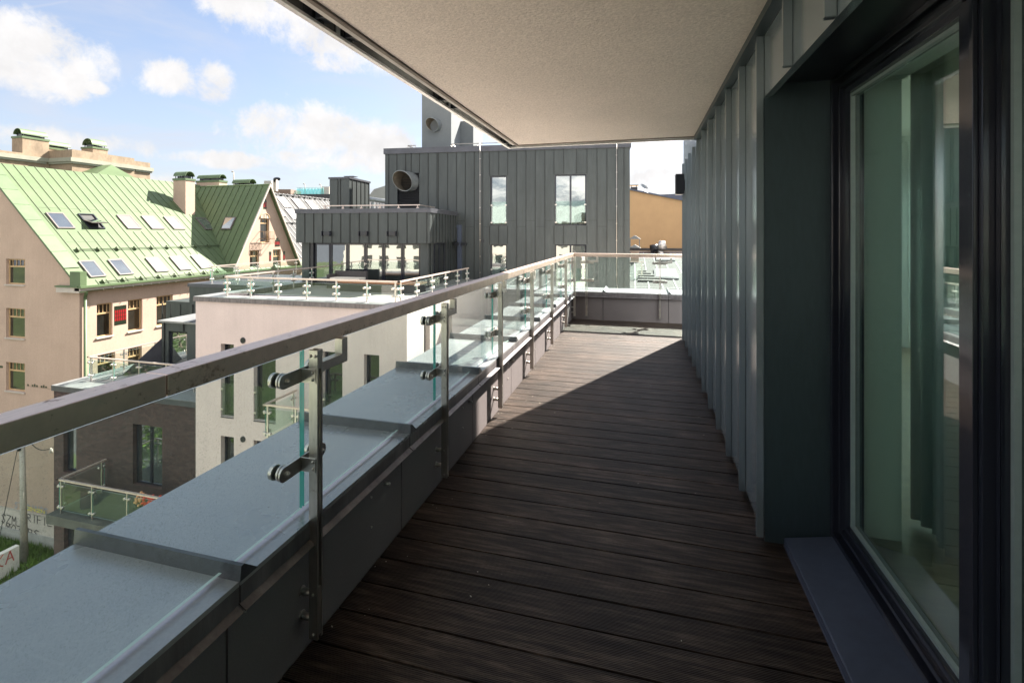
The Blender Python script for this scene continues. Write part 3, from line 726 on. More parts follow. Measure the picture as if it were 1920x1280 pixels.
for i, h in enumerate(hs):
    win_o = window(zb, ZB.M, h, .14, FRAME, MIRROR, cols=(1, 2, 1, 2)[i], fw=.07)
    z0 = h[2] + .05; m = MB(ZB.M); m.box(h[0] + .03, h[1] - .03, .02, .032, z0, z0 + (h[3] - h[2]) * .46); m.build('glass_guard', GLASS_FAR, win_o)
    m = MB(ZB.M)
    for x in (h[0] + .06, h[1] - .06):
        for z in (z0 + .1, z0 + 1.0): m.box(x - .05, x + .05, .0, .05, z - .03, z + .03)
    m.build('guard_clamp', STEEL_FAR, win_o)
# louvre and big duct
m = MB(ZB.M); m.box(hl[0], hl[1], .14, .16, hl[2], hl[3])
z = hl[2] + .05
while z < hl[3]: m.extr([(hl[0], .02, z), (hl[0], .10, z + .06), (hl[0], .11, z + .06), (hl[0], .03, z)], (hl[1] - hl[0], 0, 0)); z += .085
m.build('louvre', DARKMETAL, zb)
def duct(parent, M, cx, cz, r, l0, l1, name='duct'):
    """round pipe with a slanted mouth: l0 reach at top, l1 at bottom"""
    m = MB(M); n = 40; A = []; Bp = []; C = []; D = []
    for k in range(n):
        a = 2 * math.pi * k / n; x = math.cos(a); z = math.sin(a); reach = (l0 + l1) / 2 + (l0 - l1) / 2 * z
        sh = -.35 * reach
        A.append((cx + r * x, .12, cz + r * z)); Bp.append((cx + sh + r * x, -reach, cz + r * z)); C.append((cx + sh + r * .95 * x, -reach, cz + r * .95 * z)); D.append((cx + .0 + r * .93 * x, .1, cz + r * .93 * z))
    for k in range(n):
        j = (k + 1) % n
        m.face([A[k], A[j], Bp[j], Bp[k]], 0, True); m.face([Bp[k], Bp[j], C[j], C[k]], 0); m.face([C[k], C[j], D[j], D[k]], 1, True)
    m.face(D, 1)
    return m.build(name, [DUCT, DUCT_IN], parent, recalc=False)
dx_, dz_ = ZB.l(768, 341)
duct(zb, ZB.M, dx_, dz_, .53, .75, .35)
m = MB(ZB.M); vx, vz = ZB.l(905, 452); m.cyl((vx, -.04, vz), (vx, .02, vz), .09, 16); m.build('vent', DARKMETAL, zb)
m = MB(ZB.M)
for px in (900.6, 1156):
    x = ZB.l(px, 400)[0]; zt = ZT + .15
    m.tube([(x, -.08, zt), (x, -.08, -1.1), (x + .05, -.09, -1.3), (x + .3, -.12, -1.45)], .012, 6)
    for k in range(9): m.box(x - .025, x + .025, -.075, -.002, ZT - .7 - k * .85, ZT - .66 - k * .85)
m.build('lightning_conductor', STEEL_FAR, zb)
m = MB(ZB.M); x, z = ZB.l(862, 425); m.box(x - .28, x + .02, -.2, -.1, z - .08, z + .08); m.box(x - .09, x + .13, -.16, -.001, -2.5, z + .09); m.build('rainwater_pipe', pm('blue_grey_pipe', (.06, .075, .11), .4, .2), zb)
for px, py in ((858, 457), (872, 457)):
    x, z = ZB.l(px, py); m = MB(ZB.M); m.box(x - .13, x + .13, -.34, -.18, z - .08, z + .08); m.box(x - .03, x + .03, -.18, -.001, z - .04, z + .04)
    fl = m.build('floodlight', DARKMETAL); tag(fl, ('small dark floodlight on the rainwater pipe, the one nearer the terrace box', 'small dark floodlight just clear of the rainwater pipe on the zinc wall')[px > 860], 'floodlight', 'floodlights by the rainwater pipe')
# roof tower
tw = thing('roof_tower', 'grey stucco ventilation tower with a round pipe mouth on the zinc block roof', 'roof tower', tuple(ZB.M @ Vector((2, 2, ZT))))
a = ZB.l(791, 200, 2.0); b = ZB.l(846, 200, 2.0); zt = ZB.l(791, 176, 2.0)[1]
m = MB(ZB.M); m.box(a[0], b[0], 2.0, 5.4, ZT - .3, zt); c2 = ZB.l(877, 240, 5.4)[1]
m.box(b[0] + .002, b[0] + .8, 4.0, 6.5, ZT - .3, zt - 1.2); m.build('wall', STUCCO_GREY, tw)
m = MB(ZB.M); m.box(a[0] - .04, b[0] + .04, 1.96, 5.44, zt, zt + .07); m.build('cap', ZINC_CAP, tw)
dx_, dz_ = ZB.l(818, 236, 2.0)
duct(tw, ZB.M @ Matrix.Translation((0, 2.0, 0)), dx_, dz_, .36, .55, .2, 'pipe_mouth')
# roof rail
m = MB(ZB.M)
for x0_, x1_ in ((.9, a[0]), (b[0] + .3, W - .5)):
    m.tube([(x0_, 1.0, ZT + .32), (x1_, 1.0, ZT + .32)], .025, 6)
    n = max(2, int((x1_ - x0_) / 1.3))
    for k in range(n + 1): x = x0_ + (x1_ - x0_) * k / n; m.tube([(x, 1.0, ZT - .28), (x, 1.0, ZT + .32), ], .022, 6)
    m.tube([(x0_, 1.0, ZT + .32), (x0_, 3.5, ZT + .32)], .025, 6)
tag(m.build('roof_guard_rail', STEEL_FAR), 'thin steel guard rail along the zinc block roof edge', 'railing')

# ---------------------------------------------------------------- penthouse box on the terrace
P1 = at_d(806, 437, 21.0)
PB = Fr((P1.x, P1.y, 0), A1)
pb = thing('terrace_pavilion', 'zinc-clad roof pavilion with folding glass doors opening onto the glazed terrace', 'pavilion', (P1.x, P1.y, 0))
xl = PB.l(555, 437)[0]; zt = PB.l(806, 390)[1]; zc = PB.l(806, 398.5)[1]; zf = PB.l(806, 456)[1]; ZF = -.97; DEP = 6.5
SD = 4.1
wm = MB(PB.M); wm.box(xl, 0, 0, DEP, zf, zc)
m = MB(PB.M); m.box(xl - .05, .05, -.05, DEP + .05, zc, zt); m.build('roof_cap', ZINC_CAP, pb)
m = MB(PB.M)
fx = [PB.l(540 + a / 5.333, 430)[0] for a in (168, 257, 347, 438, 527, 619, 712, 808, 900, 999, 1094, 1190, 1288, 1388)]
seam_lines(m, fx, zf, zc, 0, (), .03, .03)
for k in range(9): yy = .4 + k * .45; m.box(.001, .03, yy - .014, yy + .014, zf, zc)
wm.absorb(m, 1); wm.build('fascia_wall', [ZINC, SEAM_DARK], pb)
ys = .35; xa = PB.l(566, 500, ys)[0]; xb = PB.l(803, 500, ys)[0]
xg0 = PB.l(591, 500, ys)[0]; xg1 = PB.l(788, 500, ys)[0]
m = MB(PB.M)
m.box(xa, xg0 - .3, ys, DEP - .1, ZF, zf - .002); m.box(xg1, xb, ys, DEP - .1, ZF, zf - .002); m.box(xg0 - .3, xg1, ys + .25, DEP - .1, ZF, zf - .002)
wm = m
gx = [PB.l(540 + a / 5.333, 500, ys + .15)[0] for a in (265, 425, 595, 775, 955, 1145, 1325)]
m = MB(PB.M); m.box(gx[0] - .5, gx[0] - .0, ys + .05, ys + .249, ZF + .002, zf - .01); m.build('door_jamb', DARKMETAL, pb)
for a, b in zip(gx, gx[1:]):
    do = window(pb, PB.M, (a + .005, b - .005, ZF + .02, zf - .03), ys + .18, FRAME, MIRROR, fw=.075, name='glass_door')
m = MB(PB.M); m.box(gx[3] - .02, gx[3] + .02, ys + .06, ys + .11, -.05, .1); m.box(gx[3] - .02, gx[3] + .12, ys + .05, ys + .07, .04, .07); m.build('door_handle', STEEL_FAR, pb)
# side windows
SF = Fr(tuple(PB.M @ Vector((xb + .002, 0, 0))), A1 + math.pi / 2)
window(pb, SF.M, (1.1, 1.8, ZF + .05, zf - .05), -.02, FRAME, MIRROR_SOFT, fw=.05, name='window'); window(pb, SF.M, (1.86, 2.6, ZF + .05, zf - .05), -.02, FRAME, MIRROR_SOFT, fw=.05, name='window')
m = MB(SF.M); seam_lines(m, [.6, 2.9, 3.3, 3.7], ZF, zf - .01, 0, (), .03, .03); wm.absorb(m, 1); wm.build('wall', [ZINC, SEAM_DARK], pb)
for k, px in enumerate((613, 682, 735)):
    x, z = PB.l(px + 1, 438); m = MB(PB.M)
    f0 = thing('spotlight', ('dark spotlight on the pavilion fascia, the first from its free end', 'dark spotlight on the pavilion fascia, between two others', 'dark spotlight on the pavilion fascia, the one closest to the zinc block')[k], 'spotlight', tuple(PB.M @ Vector((x, -.03, z))), 'spotlights on the pavilion fascia')
    m.box(x - .1, x + .16, -.18, -.06, z - .08, z + .09); m.build('lamp_body', DARKMETAL, f0)
    m = MB(PB.M); m.box(x - .2, x - .17, -.2, -.03, z - .11, z + .11); m.box(x + .18, x + .21, -.2, -.03, z - .11, z + .11); m.box(x - .169, x + .179, -.055, -.031, z - .03, z + .03); m.build('bracket', FRAME, f0)
m = MB(PB.M)
rz = PB.l(700, 385, 1.2)[1]; r0 = PB.l(606, 386, 1.2)[0]; r1 = PB.l(787, 386, 1.2)[0]
m.box(r0, r1, 1.17, 1.23, rz - .03, rz + .02); m.box(r1 - .06, r1, 1.23, 3.4, rz - .03, rz + .02)
for k in range(6):
    x = r0 + .1 + (r1 - r0 - .2) * k / 5; m.box(x - .02, x + .02, 1.18, 1.22, zt, rz - .03); m.box(x - .06, x + .06, 1.17, 1.23, zt + .05, zt + .11)
tag(m.build('pavilion_roof_rail', RAIL_FAR), 'low copper-toned handrail standing on the pavilion roof', 'railing')
# dark shaft on that roof
s0 = PB.l(618, 360, 4.0)[0]; s1 = PB.l(655, 360, 4.0)[0]; sz = PB.l(618, 336, 4.0)[1]
sh = thing('zinc_shaft', 'small dark zinc-clad lift shaft standing behind the pavilion roof rail', 'roof shaft', tuple(PB.M @ Vector((s0, 4, zt))))
m = MB(PB.M); m.box(s0, s1, 4.0, 6.4, zt - .02, sz); wm = m
m = MB(PB.M); seam_lines(m, [s0 + (s1 - s0) * t for t in (.42, .55)], zt, sz, 4.0, (), .03, .03)
for k in range(5): m.box(s1 + .001, s1 + .03, 4.3 + k * .5, 4.33 + k * .5, zt, sz)
wm.absorb(m, 1); wm.build('wall', [ZINC, SEAM_DARK], sh)
m = MB(PB.M); m.box(s0 - .05, s1 + .05, 3.95, 6.45, sz, sz + .1); m.box((s0 + s1) / 2 - .3, (s0 + s1) / 2 + .3, 5, 5.5, sz + .25, sz + .28); m.cyl(((s0 + s1) / 2, 5.2, sz), ((s0 + s1) / 2, 5.2, sz + .26), .03, 6); m.build('cap', ZINC_CAP, sh)

# ---------------------------------------------------------------- pale rendered building with the terrace
WF = Fr((-15.25, 13.5, 0), 0.0)
wb = thing('rendered_building', 'pale pinkish rendered block with slim windows below a glass-railed roof terrace', 'building', (-15.25, 13.5, 0))
WL = WF.l(763, 500)[0]; ZP = -.78
def wz(py, px): return WF.l(px, py)[1]
h0 = [WF.r(414, 644, 438.5, 783), WF.r(475.5, 647, 517, 788), WF.r(604, 654, 642, 790), WF.r(682.5, 659, 711, 762)]
zt_ = h0[0][3]; zb_ = h0[0][2]
h0 = [(h[0], h[1], zb_, zt_) for h in h0]; hb = [(h[0], h[1], zb_ - 3.2, zt_ - 3.2) for h in h0]
m = MB(WF.M); wall_holes(m, 0, WL, -20, ZP - .17, 0, h0 + hb, .22)
m.face([(0, 0, -20), (0, 22, -20), (0, 22, ZP - .17), (0, 0, ZP - .17)])
m.build('wall', RENDER_W, wb)
SFW = Fr(tuple(WF.M @ Vector((WL, 0, 0))), math.pi / 2)
sh_ = [SFW.r(795, 596, 806, 668), SFW.r(830, 585, 848, 640)]
sh_[1] = (sh_[1][0], sh_[1][1], sh_[0][2], sh_[0][3])
m = MB(SFW.M); wall_holes(m, 0, 22, -20, ZP - .17, 0, sh_, .22); m.build('wall', RENDER_W, wb)
for h in sh_: window(wb, SFW.M, h, .2, FRAME, MIRROR_SOFT, fw=.05)
for i, h in enumerate(h0 + hb):
    wo = window(wb, WF.M, h, .2, FRAME, MIRROR_SOFT, fw=.06, cols=1)
    m = MB(WF.M); m.box(h[0] + .01, h[1] - .01, -.02, .164, h[2] - .03, h[2] - .003); m.build('sill', DARKMETAL, wo)
    m = MB(WF.M); m.box(h[0] + .02, h[1] - .02, .03, .042, h[2] + .05, h[2] + 1.15); m.build('glass_guard', GLASS_FAR, wo)
    m = MB(WF.M)
    for z in (.25, .95): m.box(h[0] + .002, h[0] + .09, .0, .06, h[2] + z - .03, h[2] + z + .03)
    m.build('guard_clamp', STEEL_FAR, wo)
for px, py in ((456, 638), (456, 823)):
    x, z = WF.l(px, py); m = MB(WF.M); m.cyl((x, -.03, z), (x, .01, z), .1, 18); m.build('vent', DARKMETAL, wb)
m = MB(WF.M)
m.box(-.05, WL + .05, -.06, .5, ZP - .17, ZP - .02); m.box(WL - .45, WL + .05, .5, 6.9, ZP - .17, ZP - .02); m.box(-.05, .45, .5, 22, ZP - .17, ZP - .02)
m.build('parapet_fascia', FASCIA, wb)
m = MB(WF.M); x = -.05
while x < WL - .2: m.box(x + .01, min(x + 1.15, WL + .05) - .01, -.055, .5, ZP - .0195, ZP); x += 1.15
y = .52
while y < 6.6: m.box(WL - .45, WL + .045, y, y + 1.1, ZP - .0195, ZP); m.box(-.05, .45, y, y + 1.1, ZP - .0195, ZP); y += 1.12
m.build('parapet_coping', ZINC_LIGHT, wb)
m = MB(WF.M); m.box(.45, WL - .45, .5, 21.9, -1.15, -.975); m.build('terrace_floor', PAVER, wb)

def railing(name, label, pts, z0, z1, sp=1.15, zg=None, group=None, rail=RAIL_FAR, cap=.05):
    """glass railing along world points"""
    root = thing(name, label, 'railing', (pts[0][0], pts[0][1], z0), group)
    zg = z0 + .12 if zg is None else zg
    for (ax, ay), (bx, by) in zip(pts, pts[1:]):
        L_ = math.hypot(bx - ax, by - ay); ang = math.atan2(by - ay, bx - ax)
        M = Matrix.Translation((ax, ay, 0)) @ Matrix.Rotation(ang, 4, 'Z')
        m = MB(M); m.box(-.035, L_ + .035, -.035, .035, z1 - .05, z1); m.build('handrail', rail, root)
        n = max(1, round(L_ / sp)); first = None
        for k in range(n + 1):
            x = L_ * k / n; x = min(max(x, .12), L_ - .12)
            m = MB(M @ Matrix.Translation((x, 0, 0))); m.box(-.022, .022, -.02, .02, z0 - .15, z1 - .05)
            for z in (zg + .1, z1 - .25):
                m.cyl((-.1, -.03, z), (.1, -.03, z), .018, 6)
                for s in (-.09, .09): m.cyl((s, -.055, z), (s, .03, z), .04, 8)
            m.build('post', STEEL_FAR, root)
        for k in range(n):
            m = MB(M); glass_box(m, L_ * k / n + .03, L_ * (k + 1) / n - .03, -.006, .006, zg, z1 - .14, 1); m.build('glass_panel', [GLASS_FAR, GLASS_EDGE, GLASS_RIM], root)
    return root
railing('terrace_railing', 'glass railing with copper-toned handrail round the pavilion terrace edge', [(-14.3, 22), (-14.3, 13.8), (-7.45, 13.8), (-7.45, 20.1)], ZP, -.08)
# furniture on the terrace
def bench(name, label, x, y, z, l, back=True):
    t = thing(name, label, 'garden seat', (x, y, z))
    m = MB(); m.box(x, x + l, y, y + .75, z, z + .35); m.build('base', RATTAN, t)
    m = MB(); m.box(x, x + l, y + .6, y + .749, z + .351, z + .72); m.box(x, x + .12, y, y + .599, z + .351, z + .6); m.build('backrest', RATTAN, t)
    m = MB(); m.box(x + .13, x + l - .02, y + .02, y + .58, z + .352, z + .46); m.build('cushion', CUSHION, t, bevel=.02)
bench('garden_sofa', 'dark rattan sofa with pale cushion on the far terrace corner', -13.4, 18.3, -.97, 1.6)
bn = thing('garden_bench', 'long low dark bench with teak edge in front of the folding doors', 'bench', (-10.8, 17.6, -.97))
m = MB(); m.box(-12.2, -8.6, 17.5, 18.2, -.97, -.62); m.build('base', RATTAN, bn)
m = MB(); m.box(-12.25, -8.55, 17.45, 18.25, -.618, -.56); m.build('seat', WOODB, bn)
# small balcony on that block
sb = thing('small_balcony', 'small projecting balcony with glass sides on the pale rendered wall', 'balcony', (-9.5, 12.8, -4.9))
bx0 = Fr((0, 12.0, 0), 0).l(491, 758)[0]
m = MB(); m.box(bx0, -7.6, 12.0, 13.48, -5.0, -4.8); m.build('slab', CONCRETE, sb)
railing('small_balcony_railing', 'glass railing of the small balcony on the pale rendered wall', [(bx0 + .05, 13.4), (bx0 + .05, 12.05), (-7.65, 12.05)], -4.8, -3.7, 1.2)

# ---------------------------------------------------------------- brick building
BF = Fr((0, 14.0, 0), 0.0)
bl = BF.l(101, 708)[0]; ZBK = -4.72
bk = thing('brick_building', 'dark clinker brick block with tall narrow windows and a flat zinc terrace roof', 'building', (bl, 14.0, 0))
hw = [BF.r(249, 794, 304, 917), BF.r(119, 812, 143, 920), BF.r(120, 985, 146, 1060)]
hw[1] = (hw[1][0], hw[1][1], hw[0][2], hw[0][3])
m = MB(BF.M); wall_holes(m, bl, -15.26, -20, ZBK - .2, 0, hw, .2)
m.face([(bl, 0, -20), (bl, 8, -20), (bl, 8, ZBK - .2), (bl, 0, ZBK - .2)]); m.build('wall', BRICK, bk)
for i, h in enumerate(hw): window(bk, BF.M, h, .18, FRAME, MIRROR, cols=(2, 1, 1)[i], fw=.07)
m = MB(BF.M); m.box(bl - .06, -15.26, -.06, .02, ZBK - .22, ZBK - .02); m.box(bl - .06, bl + .02, .02, 8, ZBK - .22, ZBK - .02); m.build('roof_fascia', ZINC_CAP, bk)
m = MB(BF.M); x = bl - .06
while x < -15.4: m.box(x, min(x + 1.4, -15.26) - .02, -.05, .9, ZBK - .0195, ZBK); x += 1.4
m.box(bl - .05, bl + 1.2, .92, 8, ZBK - .0195, ZBK); m.build('roof_coping', ZINC_LIGHT, bk)
m = MB(BF.M); m.box(bl + .02, -15.26, .021, 8, ZBK - .3, ZBK - .03); m.build('roof_floor', PAVER, bk)
# zinc dormer (bay) and its sloping flank
BY = Fr((0, 17.0, 0), 0.0)
b0 = BY.l(303, 640)[0]; zt0 = BY.l(303, 600)[1]
bay = thing('zinc_dormer', 'dark zinc dormer with sloping sheet roof rising beside the pale rendered block', 'dormer', (b0, 17, ZBK))
hbw = BY.r(316, 620, 351, 700); hbw = (hbw[0], hbw[1], ZBK + .15, hbw[3])
m = MB(BY.M); wall_holes(m, b0, -15.3, ZBK - .03, zt0, 0, [hbw], .12); m.face([(b0, 0, ZBK), (b0, 6, ZBK), (b0, 6, zt0), (b0, 0, zt0)])
wm = m
m = MB(BY.M); xs = [b0 + (-15.3 - b0) * t for t in (.03, .22, .50, .80)]; seam_lines(m, xs, ZBK, zt0, 0, [hbw], .05, .04); wm.absorb(m, 1); wm.build('wall', [ZINC, SEAM_DARK], bay)
window(bay, BY.M, hbw, .1, FRAME, MIRROR, fw=.09)
m = MB(BY.M); zr = BY.l(345, 577, 3.0)[1]
m.extr([(b0 - .1, -.12, zt0), (b0 - .1, 3.0, zr), (b0 - .1, 3.0, zr - .1), (b0 - .1, -.12, zt0 - .08)], (-15.3 - b0 + .1, 0, 0))
wm = m
m = MB(BY.M)
for t in (.3, .62): x = b0 + (-15.3 - b0) * t; m.extr([(x, -.12, zt0 + .03), (x, 3.0, zr + .03), (x, 3.0, zr), (x, -.12, zt0)], (.04, 0, 0))
wm.absorb(m, 1); wm.build('roof', [ZINC_LIGHT, SEAM_DARK], bay)
m = MB(); q0 = hit(228, 703, (0, 0, ZBK + .02), (0, 0, 1)); za = BY.l(303, 634)[1]
F_T = Vector((b0 - .003, 17.02, za)); F_B = Vector((q0.x, q0.y, ZBK)); B_T = Vector((b0 - .003, 21.0, za)); B_B = Vector((q0.x + .3, 21.0, ZBK))
m.face([F_T, B_T, B_B, F_B]); m.face([F_T, F_B, (b0 - .003, 17.02, ZBK)]); m.face([B_T, (b0 - .003, 21.0, ZBK), B_B])
wm = m
m = MB()
for t in (.03, .3, .6, .9):
    a = F_T.lerp(B_T, t); b = F_B.lerp(B_B, t); m.tube([a + Vector((-.02, 0, .03)), b + Vector((-.02, 0, .03))], .035, 5)
wm.absorb(m, 1); wm.build('sloping_flank', [ZINC_CAP, SEAM_DARK], bay)
# zinc volume behind
z1_ = Fr((0, 21.0, 0), 0); zx0 = z1_.l(355, 550)[0]; ztp = z1_.l(355, 531)[1]
rb = thing('zinc_roof_block', 'low dark zinc roof block with flat metal edge behind the dormer', 'roof block', (zx0, 21, ZBK))
m = MB(z1_.M); m.box(zx0, -14.9, 0, 6, -5, ztp - .18); m.box(zx0 - 2.4, zx0 - .002, .6, 6, -5, ztp - 1.15); wm = m
m = MB(z1_.M); seam_lines(m, [zx0 - 1.9, zx0 - 1.3, zx0 - .6, zx0 + .25, zx0 + .8, zx0 + 1.4], -5, ztp - 1.16, 0, (), .05, .04); wm.absorb(m, 1); wm.build('wall', [ZINC, SEAM_DARK], rb)
m = MB(z1_.M); m.box(zx0 - .06, -14.9, -.06, 6, ztp - .18, ztp); m.build('roof_cap', ZINC_CAP, rb)
railing('far_terrace_railing', 'glass railing on the dark zinc roof block near the green gable', [(zx0 + 1.0, 30), (zx0 + 1.0, 21.4), (zx0 + 3, 21.4)], ztp, ztp + .95, 1.6)
CF = Fr((0, 14.8, 0), 0); cx_, cz_ = CF.l(166, 668)
railing('brick_terrace_railing', 'glass railing on the flat roof of the dark brick block', [(cx_, 20.5), (cx_, 14.8), (-15.4, 14.8)], ZBK, cz_, 1.5)
QF = Fr((0, 12.4, 0), 0); qx0, qz0 = QF.l(110, 897); qx1 = QF.l(308, 926)[0]
bal2 = thing('brick_balcony', 'projecting balcony with glass sides on the dark brick wall', 'balcony', (qx0, 13, -9))
zfl = qz0 - 1.22
m = MB(); m.box(qx0 - .3, qx1 + .1, 12.2, 13.98, zfl - .32, zfl); m.build('slab', pm('balcony_slab_dark', (.07, .075, .065), .85, 0, .3, 4), bal2)
railing('brick_balcony_railing', 'glass railing of the balcony on the dark brick wall', [(qx0, 13.95), (qx0, 12.4), (qx1, 12.4), (qx1, 13.95)], zfl, qz0, 1.5)
for k, (px, py) in enumerate(((262, 937), (278, 938), (288, 935))):
    p_ = Fr((0, 13.2, 0), 0).l(px, py); fl = thing('flower_pot', ('potted peach flowers beside the red ones on the brick balcony', 'potted red flowers between two others on the brick balcony', 'potted red flowers nearest the end of the brick balcony')[k], 'flower pot', (p_[0], 13.2, zfl), 'flower pots on the brick balcony')
    m = MB(); m.cyl((p_[0], 13.2, zfl), (p_[0], 13.2, zfl + .3), .1, 10, r1=.14); m.build('pot', DARKMETAL, fl)
    m = MB()
    for q in range(26): m.ball((p_[0] + random.uniform(-.17, .17), 13.2 + random.uniform(-.15, .15), zfl + .32 + random.uniform(0, .3)), .05, 0, 5, 3)
    m.build('flowers', FLOWER_O if k == 0 else FLOWER, fl)

# ---------------------------------------------------------------- cream house with the green roof
XE, YG = -36.2, 23.4; SL = .894; XRG = -45.8
def zr_(x): return -2.16 + EYE - SL * (x + 37.6)
ch = thing('green_roofed_house', 'cream plastered house with steep pale-green seamed roof, rows of skylights and gable', 'house', (XE, YG, -20))
GF = Fr((XRG - 9.6, YG, 0), 0.0)                 # gable face
EF = Fr((XE, YG, 0), math.pi / 2)                # long side
def GR(*a): return GF.r(*a)
gh = [GR(10.5, 485, 46.5, 534), GR(11.5, 577, 46.5, 635), GR(12, 678, 47, 735.5)]
x0w = sum(h[0] for h in gh) / 3; x1w = sum(h[1] for h in gh) / 3
gh = [(x0w, x1w, h[2], h[3]) for h in gh]
ze = zr_(XE)
m = MB(GF.M)
wall_holes(m, 0, 19.2, -20, zr_(XE - .0) - .3, 0, gh[1:], .22)
h = gh[0]; zbw = zr_(XE) - .3; zap = zr_(XRG) - .1; ew = lambda z: (z - zbw) / (zap - zbw) * 9.6
rows_ = [zbw, h[2], h[3], zap]
for a, b in zip(rows_, rows_[1:]):
    l0, l1, r0_, r1_ = ew(a), ew(b), 19.2 - ew(a), 19.2 - ew(b)
    if b > h[2] + .01 and a < h[3] - .01: m.face([(l0, 0, a), (h[0], 0, a), (h[0], 0, b), (l1, 0, b)]); m.face([(h[1], 0, a), (r0_, 0, a), (r1_, 0, b), (h[1], 0, b)])
    else: m.face([(l0, 0, a), (r0_, 0, a), (r1_, 0, b), (l1, 0, b)][:4] if b < zap else [(l0, 0, a), (r0_, 0, a), (9.6, 0, b)])
for p, q in (((h[0], h[2]), (h[1], h[2])), ((h[1], h[2]), (h[1], h[3])), ((h[1], h[3]), (h[0], h[3])), ((h[0], h[3]), (h[0], h[2]))): m.face([(p[0], 0, p[1]), (q[0], 0, q[1]), (q[0], .22, q[1]), (p[0], .22, p[1])])
m.build('gable_wall', CREAM, ch)
eh = [EF.r(181.5, 571, 211, 628), EF.r(240, 563, 267, 617), EF.r(293.5, 555.5, 324, 606), EF.r(183, 665, 216, 720), EF.r(240, 650, 266, 700)]
zt3 = sum(h[3] for h in eh[:3]) / 3; zb3 = sum(h[2] for h in eh[:3]) / 3
eh = [(h[0], h[1], zb3, zt3) for h in eh[:3]] + [(h[0], h[1], zb3 - 3.5, zt3 - 3.5) for h in eh[3:]]
m = MB(EF.M); wall_holes(m, 0, 12.0, -20, ze - .3, 0, eh, .22); wall_holes(m, 12.0, 22.0, -20, ze - .3, 0, [], .2)
m.build('long_wall', CREAM, ch)
for h in gh: window(ch, GF.M, h, .2, WOODF, MIRROR_SOFT, transom=.70, tcols=5, fw=.085, sill=WHITEF)
for i, h in enumerate(eh): window(ch, EF.M, h, .2, WOODF, MIRROR_SOFT, transom=.70, tcols=4, fw=.085, sill=WHITEF)
# roof slopes
def roof_pt(x, y, up=0.0): return Vector((x + up * .667, y, zr_(x) + up * .745))
XV = -35.75
m = MB()
def slab(pts, t=.12):
    n = (Vector(pts[1]) - Vector(pts[0])).cross(Vector(pts[2]) - Vector(pts[0])).normalized()
    if n.z < 0: n = -n
    m.extr([Vector(p) for p in pts], -n * t)
YB = 45.6
slab([roof_pt(XV, YG - .15), roof_pt(XV, YB), roof_pt(XRG, YB), roof_pt(XRG, YG - .15)])
slab([Vector((XRG, YG - .15, zr_(XRG))), Vector((XRG, YB, zr_(XRG))), Vector((XRG - 10, YB, zr_(XV))), Vector((XRG - 10, YG - .15, zr_(XV)))])
wm = m; m = MB()
def ridge_rib(mm, p, q, n, wd=.05, h=.06):
    p = Vector(p); q = Vector(q); n = Vector(n).normalized(); d = (q - p).normalized(); s = d.cross(n) * wd / 2
    mm.extr([p - s, p + s, p + s + n * h, p - s + n * h], q - p)
NR = (.667, 0, .745)
y = YG + 1.1
rows1 = [25.25, 27.3, 30.1, 32.1, 34.1, 37.3]; rows2 = [24.8, 26.7, 29.45, 31.45, 33.4]
while y < YB - .1:
    segs = [(XV + .1, XRG)]
    for rows, xa_, xb_, hw_ in ((rows1, -40.15, -41.85, .62), (rows2, -36.4, -37.95, .57)):
        if any(abs(y - c) < hw_ for c in rows): segs = [z for s in segs for z in (((s[0], xa_), (xb_, s[1])) if s[0] > xa_ and s[1] < xb_ else (s,))]
    for a, b in segs: ridge_rib(m, roof_pt(a, y), roof_pt(b, y), NR, .022, .035)
    y += .665
y = YG + .3
for x in (-39.3, -42.1): ridge_rib(m, roof_pt(x, YG + 1.1), roof_pt(x, 34), NR, .03, .012)
wm.absorb(m, 1); roof = wm.build('roof', [GREEN, SEAM_G], ch)
m = MB()
# verge strip in plates, corner kneeler and eaves flashing
for k in range(8):
    a = XV - 1.6 - k * 1.22; b = a - 1.2
    m.extr([roof_pt(a, YG - .2, .02), roof_pt(b, YG - .2, .02), roof_pt(b, YG + .75, .02), roof_pt(a, YG + .75, .02)], Vector(NR) * .05)
m.box(XV - .9, XV + .05, YG - .28, YG + .1, zr_(XV) - .1, zr_(XV - 1.3) + .1)
m.build('verge_flashing', GREEN_D, roof)
m = MB()
for x, u in ((-38.6, .16), (-36.15, .16)):
    y_end = 38 if x < -38 else 35
    for uu in (u, u - .08): m.tube([roof_pt(x, YG + 1.2, uu), roof_pt(x, y_end, uu)], .018, 5)
    y = YG + 1.4
    while y < y_end: m.box(0, 0, 0, 0, 0, 0) if False else ridge_rib(m, roof_pt(x + .12, y), roof_pt(x - .15, y), NR, .05, .18); y += 1.33
m.build('snow_guard', SEAM_G, roof)
m = MB(); m.box(XE - 1.7, XV - .02, YG - .3, YG - .001, ze - .55, ze - .2); m.box(XE + .001, XV + .06, YG - .3, 45.5, ze - .42, ze - .24)
m.build('cornice', WHITEF, ch)
m = MB(); m.box(XV - .12, XV + .16, YG - .32, 45.5, ze - .238, ze - .1); m.box(XE - 1.75, XV - .121, YG - .36, YG - .0, ze - .199, ze - .1); m.build('gutter', GREEN_D, ch)
m = MB(); m.tube([(XE + .35, YG + .25, ze - .3), (XE + .14, YG + .25, ze - .9), (XE + .14, YG + .25, -20)], .09, 10); m.build('downpipe', GREEN_D, ch)
